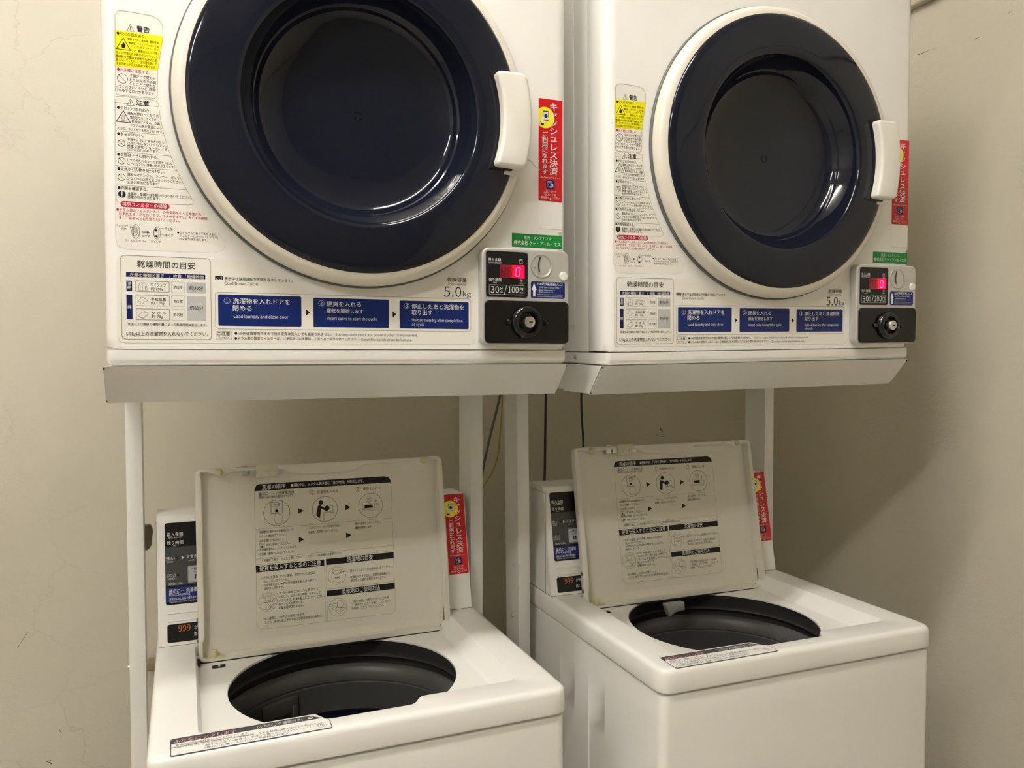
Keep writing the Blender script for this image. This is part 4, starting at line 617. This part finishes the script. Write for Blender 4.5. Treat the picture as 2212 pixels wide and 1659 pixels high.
def build_washer(zbot, cab_only=None):
    base = Vector((0.265, 0.25, zbot)); L = -base
    R = root('washing_machine', F_WASH_L, base)
    # cabinet with two pressed channels in each side
    def profile(ch):
        P = [(0.016, 0.0035), (0.514, 0.0035), (0.519, 0.0045), (0.5235, 0.008), (0.5262, 0.014), (0.5266, 0.020)]
        ys = [0.176, 0.233, 0.286, 0.345]
        for a, b in ((0.176, 0.233), (0.286, 0.345)): P += [(0.5266, a - 0.0015), (0.5266, a), (0.5266 - ch, a + 0.0012), (0.5266 - ch, b - 0.0012), (0.5266, b), (0.5266, b + 0.0015)]
        P += [(0.5266, 0.495), (0.0034, 0.495)]
        for a, b in ((0.286, 0.345), (0.176, 0.233)): P += [(0.0034, b + 0.0015), (0.0034, b), (0.0034 + ch, b - 0.0012), (0.0034 + ch, a + 0.0012), (0.0034, a), (0.0034, a - 0.0015)]
        P += [(0.0034, 0.020), (0.0038, 0.014), (0.0065, 0.008), (0.011, 0.0045)]
        return P
    bm = bmesh.new()
    sk = lambda k, d, z: [(0.265 + (p[0] - 0.265) * k, 0.25 + (p[1] - 0.25) * k, z) for p in profile(d)]
    loops_mesh(bm, [sk(1, 0.002, zbot), sk(1, 0.002, -0.182), sk(1, 0.002, -0.180), sk(1, 0.0014, -0.150), sk(1, 0.0005, -0.115), sk(1, 0.0, -0.090), sk(1, 0.0, -0.0885), sk(1, 0, -0.0425), sk(0.9985, 0, -0.0403), sk(0.994, 0, -0.0393), sk(0.986, 0, -0.0393), sk(0.986, 0, -0.0340)])
    newobj('cabinet', bm, M_ENAMEL, R, L)
    newobj('top_deck', build_deck_mesh(), M_ENAMEL, R, L, smooth=35)
    # inner tub collar, drum with balance ring, lint filter
    cc = (0.2635, 0.2165, 0)
    bm = bmesh.new(); lathe(bm, [(0.1705, -0.0250), (0.1700, -0.0310), (0.1735, -0.0400), (0.1790, -0.0520), (0.1800, -0.0570), (0.1790, -0.0600), (0.1830, -0.0625), (0.1960, -0.0650), (0.2000, -0.45)], cc, 'z', 128, closed_ends=False)
    newobj('tub_collar', bm, M_TUB, R, L)
    bm = bmesh.new(); lathe(bm, [(0.1900, -0.45), (0.1895, -0.0790), (0.1870, -0.0745), (0.1835, -0.0735), (0.1795, -0.0755), (0.1760, -0.0805), (0.1728, -0.0880), (0.1712, -0.0965), (0.1712, -0.0985), (0.1728, -0.0998), (0.1728, -0.1010), (0.1712, -0.1025),
                                  (0.1712, -0.1030), (0.1718, -0.1065), (0.1722, -0.1480), (0.1735, -0.1482), (0.1700, -0.40), (0.13, -0.44), (0, -0.44)], cc, 'z', 128, closed_ends=False)
    drum = newobj('drum', bm, M_DRUM, R, L)
    bm = bmesh.new(); lathe(bm, [(0.1728, -0.1490), (0.1690, -0.398), (0.129, -0.436), (0, -0.436)], cc, 'z', 96, closed_ends=False); newobj('drum_lower', bm, M_NAVY, drum)
    bm = bmesh.new(); M = Matrix.Translation((cc[0], cc[1], 0)) @ Matrix.Rotation(radians(118), 4, 'Z')
    t = bmesh.new(); box(t, (0.1650, -0.034, -0.152), (0.1745, 0.034, -0.1075), 0.003, 2); box(t, (0.1640, -0.016, -0.152), (0.1655, 0.026, -0.131), mi=1); box(t, (0.1640, -0.031, -0.152), (0.1660, -0.022, -0.122), 0.0008, 1)
    vm = {v: bm.verts.new(M @ v.co) for v in t.verts}
    for f in t.faces:
        g = bm.faces.new([vm[v] for v in f.verts]); g.material_index = f.material_index
    t.free(); newobj('lint_filter', bm, [M_DRUM, M_DARK], drum)
    # lock warning label on the deck lip
    lb = Label()
    P = [(25.4, 45.3), (27.5, 48.2), (184, 48.4), (189.5, 47.0), (208.5, 30.0), (209.8, 27), (209.8, 6.5), (208, 4.4), (27.5, 3.4), (25.4, 5)]
    lb.poly(P, 'hdr', 0); lb.poly([(26.6, 34.4), (200.5, 35.6), (207.9, 29.2), (208.8, 26.5), (208.6, 7.0), (207.6, 5.6), (28, 4.6), (26.7, 6)], 'whp', 1)
    vs = [i for i in DATA['deck'] if i[1].startswith('ふたをロック')][0]
    lb.text(vs[1], vs[2] - 0.5, vs[3] + 0.5, vs[4] - 0.4, vs[5] + 0.6, 'w', 1, 2); lb.m[-1] = 'w'
    its = [(it[0], it[1], it[2] + .3, it[3] - .3, it[4] + .2, it[5] - .3, it[6], 0) if it[1].startswith('ふたをロック') else it for it in DATA['deck']]
    lb.items(its)
    for k in range(6): lb.circle(168.5 + 4.0 * k, 15.0 + 0.3 * k, 0.7, 0, 'k', 2, 8)
    lb.circle(188, 41.2, 3.2, 0.6, 'w', 2, 16); lb.rbox(185.6, 38.4, 190.4, 41.4, 0.5, 0, 'w', 2.2)
    lb.stroke([(193.5, 21), (193.5, 13), (196, 10), (203, 11), (204, 16), (201.5, 16.5)], 0.45, 'k'); lb.rbox(194.6, 14.5, 200.6, 22, 0.6, 0.45, 'k', 2); lb.stroke([(196.6, 15), (196.6, 21.5)], 0.5, 'k'); lb.stroke([(198.6, 15), (198.6, 21.5)], 0.5, 'k')
    lb.build('lock_label', R, ('top', 0.0), L)
    for x, w in ((0.0600, 0.0040), (0.4745, 0.0036)):          # dark blocks, shade of the gaps around the two hinges put into colour
        bm = bmesh.new(); prism(bm, [(x - w, 0.3405), (x + w * .4, 0.3380), (x + w, 0.3420), (x + w, 0.3640), (x - w, 0.3640)], 2, -0.0245, -0.0165); newobj('hinge_shade_block', bm, M_DARK, R, L)
    bm = bmesh.new(); prism(bm, rrect(0.0805, 0.3270, 0.1000, 0.3400, 0.002, 3), 2, -0.0262, -0.0239); box(bm, (0.0890, 0.3280, -0.0240), (0.0925, 0.3360, -0.0225), 0.0008, 1, 1); newobj('lid_switch_slot', bm, [M_DARK, M_CHROME], R, L)
    # console at the back: leaning front, closed box
    bm = bmesh.new(); y0, zt = 0.3826, 0.2004
    prism(bm, [(y0 + BS * 0.0006, 0.0006), (y0 + BS * (zt - 0.006), zt - 0.006), (y0 + BS * zt + 0.0014, zt - 0.0016), (y0 + BS * zt + 0.0055, zt), (0.488, zt), (0.493, zt - 0.005), (0.493, 0.0006)], 0, 0.0035, 0.5225)
    for v in (0.0508, 0.0388):                              # two raised ribs pressed in the front
        prism(bm, [(y0 + BS * (v - 0.0020) * .98 - 0.0001, (v - 0.0020) * .98), (y0 + BS * v * .98 - 0.0018, v * .98), (y0 + BS * (v + 0.0020) * .98 - 0.0001, (v + 0.0020) * .98)], 0, 0.019, 0.460)
    cons = newobj('console', bm, M_ENAMEL, R, L, smooth=30)
    md = cons.modifiers.new('edge', 'BEVEL'); md.width = 0.0022; md.segments = 3; md.limit_method = 'ANGLE'; md.angle_limit = radians(50)
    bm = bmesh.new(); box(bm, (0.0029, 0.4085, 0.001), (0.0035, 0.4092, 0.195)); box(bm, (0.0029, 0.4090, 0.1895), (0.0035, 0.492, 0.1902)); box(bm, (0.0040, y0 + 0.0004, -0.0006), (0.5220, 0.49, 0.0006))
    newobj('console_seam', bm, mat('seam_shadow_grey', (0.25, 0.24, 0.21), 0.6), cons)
    def on_console(o): o.location = (0, y0, 0); o.rotation_euler = (-BA, 0, 0); return o
    lb = Label(); lb.rbox(15.2, 63.6, 452, 192.3, 4, 0, 'blk', 0); lb.poly([(15.2, 93), (452, 93), (452, 153.6), (15.2, 153.6)], 'pan', 0.6); lb.poly([(15.8, 68.4), (452, 68.4), (452, 90.3), (15.8, 90.3)], 'panb', 0.6)
    lb.rbox(48.4, 95.6, 72.2, 121.8, 2.5, 0, 'sil', 1.2); lb.rbox(49.2, 96.4, 71.4, 121.0, 2.2, 0.35, 'k', 1.8)
    lb.circle(76.5, 134.5, 1.9, 0, 'K', 1.4)
    lb.items(DATA['cons']).items(DATA['cons2'])
    on_console(lb.build('control_panel', cons, ('front', 0.0)))
    lb = Label(); lb.rbox(16.8, 5.6, 250, 33.7, 3.5, 0, 'blk', 0); lb.items(DATA['note']); on_console(lb.build('notice_panel', cons, ('front', 0.0)))
    lb = Label(); lb.poly(rrect(553.0, 212.0, 590.25, 355.5, 1.5, 3), 'red', 0); lb.items(cash_items(DATA['cash'])); on_console(lb.build('payment_label', cons, ('front', 0.0), du=-69.0, dv=-150.5))
    lb = Label(); lb.rbox(484.4, 20.5, 521.0, 60.6, 0.8, 0, 'whp', 0); on_console(lb.build('blank_label', cons, ('front', 0.0)))
    # lid, built upright in its own plane, then leaned back about the hinge line
    x0, x1, zt = 0.0617, 0.4740, 0.3015; N = 320; c = (0.268, 0.15)
    inner = [(0.0672, 0.0042), (0.0672, 0.0300), (0.0705, 0.0350), (0.0705, 0.2850), (0.0690, 0.2885), (0.0690, 0.2968), (0.0830, 0.2968), (0.0905, 0.2930), (0.0960, 0.2878), (0.0985, 0.2866), (0.1010, 0.2874), (0.1100, 0.2935), (0.1190, 0.2955), (0.1900, 0.2955), (0.1990, 0.2945), (0.2050, 0.2915), (0.2130, 0.2880), (0.2250, 0.2858), (0.2400, 0.2850),
             (0.2980, 0.2850), (0.3120, 0.2858), (0.3210, 0.2880), (0.3280, 0.2925), (0.3360, 0.2955), (0.4180, 0.2960), (0.4270, 0.2945), (0.4360, 0.2885), (0.4396, 0.2872), (0.4430, 0.2885), (0.4520, 0.2945), (0.4600, 0.2965), (0.4670, 0.2965), (0.4670, 0.2850), (0.4655, 0.2810), (0.4655, 0.0400), (0.4680, 0.0360), (0.4680, 0.0042), (0.4480, 0.0042), (0.4440, 0.0085), (0.1080, 0.0085), (0.1030, 0.0042)]
    inner = inner[::-1]
    inset = lambda P, d: [(q[0] + (c[0] - q[0]) * d / hypot(c[0] - q[0], c[1] - q[1]), q[1] + (c[1] - q[1]) * d / hypot(c[0] - q[0], c[1] - q[1])) for q in P]
    def lp(poly, y): return [(p[0], y, p[1]) for p in radial(poly, c, N)]
    out = lambda i, y: lp(rrect(x0 + i, 0.0 + i, x1 - i, zt - i, 0.009 - i, 6), y)
    lid = bpy.data.objects.new('lid', None)
    bm = bmesh.new()
    loops_mesh(bm, [lp([(c[0] + (p[0] - c[0]) * 0.9, c[1] + (p[1] - c[1]) * 0.9) for p in rrect(x0, 0, x1, zt, .009, 6)], 0.0180), out(0.004, 0.0180), out(0.0008, 0.0165), out(0.0, 0.0135), out(0.0, 0.0022), out(0.0008, 0.0006), out(0.0024, 0.0), lp(inner, 0.0), lp(inset(inner, 0.0008), 0.0008), lp(inset(inner, 0.0026), 0.0138),
                    lp([(c[0] + (p[0] - c[0]) * 0.9, c[1] + (p[1] - c[1]) * 0.9) for p in inner], 0.0150)])
    f = bm.faces.new([bm.verts.new(p) for p in ((0.080, 0.0151, 0.010), (0.460, 0.0151, 0.010), (0.460, 0.0151, 0.289), (0.080, 0.0151, 0.289))])
    f = bm.faces.new([bm.verts.new(p) for p in ((0.080, 0.0180, 0.010), (0.080, 0.0180, 0.289), (0.460, 0.0180, 0.289), (0.460, 0.0180, 0.010))])
    bpy.data.objects.remove(lid)
    lid = newobj('lid', bm, M_LID, R, Vector((0, HY, HZ)) + L, smooth=40)
    lid.rotation_euler = (-radians(9.51), 0, 0)
    lb = Label(); lb.poly([(147.3, 32.6), (382, 32.6), (382, 274.0), (147.3, 274.0)], 'lidpap', 0); lb.items(DATA['lid'])
    lb.build('instruction_sheet', lid, ('front', 0.0149), du=2.2, dv=0.8)
    for x, z in ((0.0985, 0.2948), (0.4396, 0.2954)):
        bm = bmesh.new(); lathe(bm, [(0.0056, 0.0), (0.0054, -0.0022), (0.0036, -0.0040), (0, -0.0046)], (x, 0.0, z), 'y', 24); newobj('bumper_pad', bm, M_CREAM, lid)
    for lo, hi in (((0.1318, 0.0005, 0.2868), (0.1425, 0.0110, 0.2952)), ((0.1455, 0.0005, 0.2876), (0.1560, 0.0110, 0.2956)), ((0.1890, 0.0005, 0.2868), (0.1985, 0.0110, 0.2948)), ((0.1315, -0.001, 0.3012), (0.1420, 0.008, 0.3040))):
        bm = bmesh.new(); box(bm, lo, hi, 0.0006, 1); newobj('latch_bar', bm, M_CHROME, lid)
    bm = bmesh.new(); box(bm, (0.1560, -0.0040, 0.2832), (0.1890, 0.0110, 0.3038), 0.0010, 2); bracket = newobj('latch_bracket', bm, M_LATCH, lid)
    for x in (0.1706, 0.1821):
        bm = bmesh.new(); lathe(bm, [(0.0040, -0.0040), (0.0040, -0.0048), (0.0032, -0.0054), (0.0016, -0.0054), (0.0015, -0.0044), (0, -0.0044)], (x, 0, 0.2905), 'y', 20); newobj('latch_screw', bm, M_CHROME, lid)
    bm = bmesh.new(); box(bm, (0.0745, 0.0010, 0.0042), (0.1010, 0.0060, 0.0078), 0.0006, 1); lathe(bm, [(0.0046, 0.0070), (0.0046, 0.0165), (0.0036, 0.0178), (0, 0.0178)], (0.0845, 0.0035, 0), 'z', 16); newobj('hinge_bush', bm, M_CREAM, lid)
    for x, s in ((x0, -1), (x1, 1)):
        bm = bmesh.new(); lathe(bm, [(0.0034, 0), (0.0034, s * 0.0035), (0.0024, s * 0.0036), (0.0024, s * 0.0080), (0, s * 0.0082)], (x, 0.007, 0.0075), 'x', 14); newobj('hinge_pin', bm, M_CHROME, lid)
    for z in (0.0650, 0.0330):
        bm = bmesh.new(); lathe(bm, [(0.0038, 0), (0.0036, -0.0010), (0.0022, -0.0018), (0, -0.0020)], (x0, 0.0095, z), 'x', 14); newobj('side_screw', bm, mat('dark_zinc', (0.16, 0.14, 0.12), 0.4, metal=0.6), lid)
    bm = bmesh.new(); prism(bm, [(0.063, -0.0022), (0.473, -0.0022), (0.470, 0.0008), (0.066, 0.0008)], 1, 0.003, 0.016); newobj('hinge_gap_strip', bm, M_DARK, lid)  # dark strip in place of the shaded gap under the lid
    return R
GW = 'top-loading washing machines under the dryers'
wz_l, wz_r = -(Z0 - 0.46401) + 0.0025, -(Z0 - 0.45721) + 0.0015
washer = build_washer(wz_l)
tag(washer, 'left white washing machine, lid open, with a scuffed label on its front lip', 'washing machine', GW)
washer2 = copy_tree(washer); washer2.matrix_world = F_WASH_R @ Matrix.Translation((0.265, 0.25, wz_l))
tag(washer2, 'right white washing machine, lid open, with a milky spout above its drum', 'washing machine', GW)
for ch in children_of(washer2):
    if ch.name.split('.')[0] == 'lid': ch.rotation_euler = (-radians(11.083), 0, 0); lid_r = ch
    if ch.name.startswith('cabinet'):                  # reaches down to the floor at its own height
        me = ch.data.copy(); ch.data = me
        for v in me.vertices:
            if abs(v.co.z - wz_l) < 1e-5: v.co.z = wz_r
for ch in children_of(washer):
    if ch.name.split('.')[0] == 'lid': lid_l = ch
LW = (-0.265, -0.25, -wz_l)
bm = bmesh.new()                                       # white spout, right machine only; shade under the lid put into its grey
prism(bm, [(0.222, -0.026), (0.264, -0.026), (0.266, -0.042), (0.258, -0.0415), (0.244, -0.0440), (0.234, -0.050), (0.231, -0.0505)], 1, 0.335, 0.349, bev=0.0012)
tag(newobj('water_spout', bm, mat('shaded_white_plastic', (0.36, 0.36, 0.34), 0.4), washer2, LW), 'milky white water spout')
bm = bmesh.new()                                       # scuffs across the lock label, left machine only
lb = Label(); lb.stroke([(25.5, 23.5), (60, 25.0), (95, 24.5), (118, 22.5)], 1.1, 'd', False, 3.4); lb.stroke([(25.5, 24.7), (70, 26.0), (112, 24.2)], 0.8, 'g', False, 3.5)
lb.poly([(36, 27.5), (44, 31.5), (54, 31), (60, 27), (48, 25.8)], 'g', 3.3); lb.poly([(30, 8), (62, 7.5), (64, 19), (44, 21), (29, 20)], 'whp', 3.2)
tag(lb.build('label_scuff', washer, ('top', 0.0), LW), 'grey scuff marks on the worn label')
# grime at the lower right corner of both lids
for ld in (lid_l, lid_r):
    bm = bmesh.new()
    pts = [(0.4650, 0.050), (0.4648, 0.040), (0.4636, 0.028), (0.4640, 0.016), (0.4620, 0.0085), (0.4560, 0.0066), (0.4560, 0.0048), (0.4676, 0.0048), (0.4676, 0.036), (0.4652, 0.0400)]
    bm.faces.new([bm.verts.new((p[0], 0.0134, p[1])) for p in pts[::-1]])
    tag(newobj('corner_grime', bm, M_STAIN, ld, smooth=0), 'brown grime in the lid corner')

# ------------------------------------------------------------------ cords, wires and small fittings behind the machines
def cord(name, pts, r, m, label, group=None):
    bm = bmesh.new(); tube(bm, smooth_path([(p[0], p[1], p[2] + Z0) for p in pts], 8), r, 10)
    return tag(newobj(name, bm, m), label, 'cord', group)
cord('power_cord', [(0.803, 0.437, 0.06), (0.804, 0.49, 0.03), (0.7995, 0.50, -0.09), (0.7975, 0.50, -0.18), (0.796, 0.50, -0.28), (0.800, 0.52, -0.42), (0.815, 0.60, -0.62), (0.82, 0.80, -0.80)], 0.0026, M_CORD, 'straight black cord hanging between the stands, behind the right washer console corner')
cord('power_cord', [(0.880, 0.437, 0.07), (0.880, 0.49, 0.04), (0.8830, 0.50, -0.09), (0.8850, 0.50, -0.15), (0.8885, 0.50, -0.205), (0.8910, 0.51, -0.30), (0.900, 0.60, -0.62), (0.905, 0.80, -0.80)], 0.0024, M_CORD, 'black cord slanting slightly, hanging behind the open lid of the right washer')
cord('cable', [(0.735, 0.437, 0.10), (0.722, 0.485, 0.06), (0.6945, 0.50, -0.092), (0.675, 0.50, -0.165), (0.656, 0.50, -0.245), (0.640, 0.51, -0.36), (0.62, 0.60, -0.62), (0.61, 0.80, -0.80)], 0.0027, M_CORDG, 'dark grey cable running diagonally between the two middle stand legs')
cord('wire', [(0.700, 0.437, 0.08), (0.698, 0.485, 0.04), (0.6965, 0.495, -0.117), (0.692, 0.495, -0.175), (0.686, 0.495, -0.222), (0.672, 0.495, -0.255), (0.655, 0.495, -0.281), (0.635, 0.50, -0.34), (0.60, 0.60, -0.60), (0.58, 0.80, -0.80)], 0.0013, M_CORDY, 'thin yellow earth wire curving between the two middle stand legs')
bm = bmesh.new()
prism(bm, [(0.012, -0.290 + Z0), (0.030, -0.290 + Z0), (0.0345, -0.293 + Z0), (0.0365, -0.301 + Z0), (0.034, -0.325 + Z0), (0.0305, -0.331 + Z0), (0.026, -0.3335 + Z0), (0.012, -0.3335 + Z0)], 1, 0.412, 0.424, bev=0.002, seg=3)
tag(newobj('plastic_tab', bm, M_OLIVE), 'rounded olive plastic tab on the back of the left leg under the left dryer', 'tab')

# marks worn into the wall paint
M_MARK = mat('dark_scuff', (0.05, 0.045, 0.02), 0.8)
def mark(wall, polys):
    bm = bmesh.new()
    for P in polys:
        if wall == 'wall_back': V = [(p[0], YB - 0.0004, p[1] + Z0) for p in P]
        else: V = [(XR - 0.0004, p[0], p[1] + Z0) for p in P]
        bm.faces.new([bm.verts.new(v) for v in V])
    bmesh.ops.recalc_face_normals(bm, faces=bm.faces)
    o = newobj('scuff_mark', bm, M_MARK, bpy.data.objects[wall], smooth=0)
mark('wall_back', [[(1.2760, -0.2085), (1.2795, -0.2075), (1.2850, -0.2150), (1.2870, -0.2190), (1.2830, -0.2165)]])
mark('wall_back', [[(1.2680, -0.2250), (1.2720, -0.2235), (1.2735, -0.2248), (1.2700, -0.2268)]])
mark('wall_back', [[(1.2800, -0.2300), (1.2880, -0.2282), (1.2920, -0.2285), (1.2890, -0.2305)]])
for x, z in ((-0.1775, -0.8352), (-0.1735, -0.8380), (-0.1715, -0.8352), (-0.1700, -0.8412)):
    mark('wall_back', [[(x - 0.0016, z - 0.0008), (x + 0.0006, z - 0.0014), (x + 0.0018, z + 0.0004), (x - 0.0004, z + 0.0012)]])
mark('wall_back', [[(-0.1545, -0.7735), (-0.1535, -0.7738), (-0.1502, -0.7815), (-0.1512, -0.7820)]])
mark('wall_back', [[(-0.2250, -0.5945), (-0.2243, -0.5948), (-0.2050, -0.5640), (-0.2056, -0.5636)]])
mark('wall_right', [[(0.2792, 0.6530), (0.2786, 0.6545), (0.2500, 0.6542), (0.2200, 0.6518), (0.2500, 0.6536)]])
mark('wall_right', [[(0.1396, 0.6404), (0.1392, 0.6412), (0.1300, 0.6396), (0.1304, 0.6390)]])
mark('wall_right', [[(0.0680, 0.6650), (0.0674, 0.6664), (0.0618, 0.6660), (0.0624, 0.6648)]])
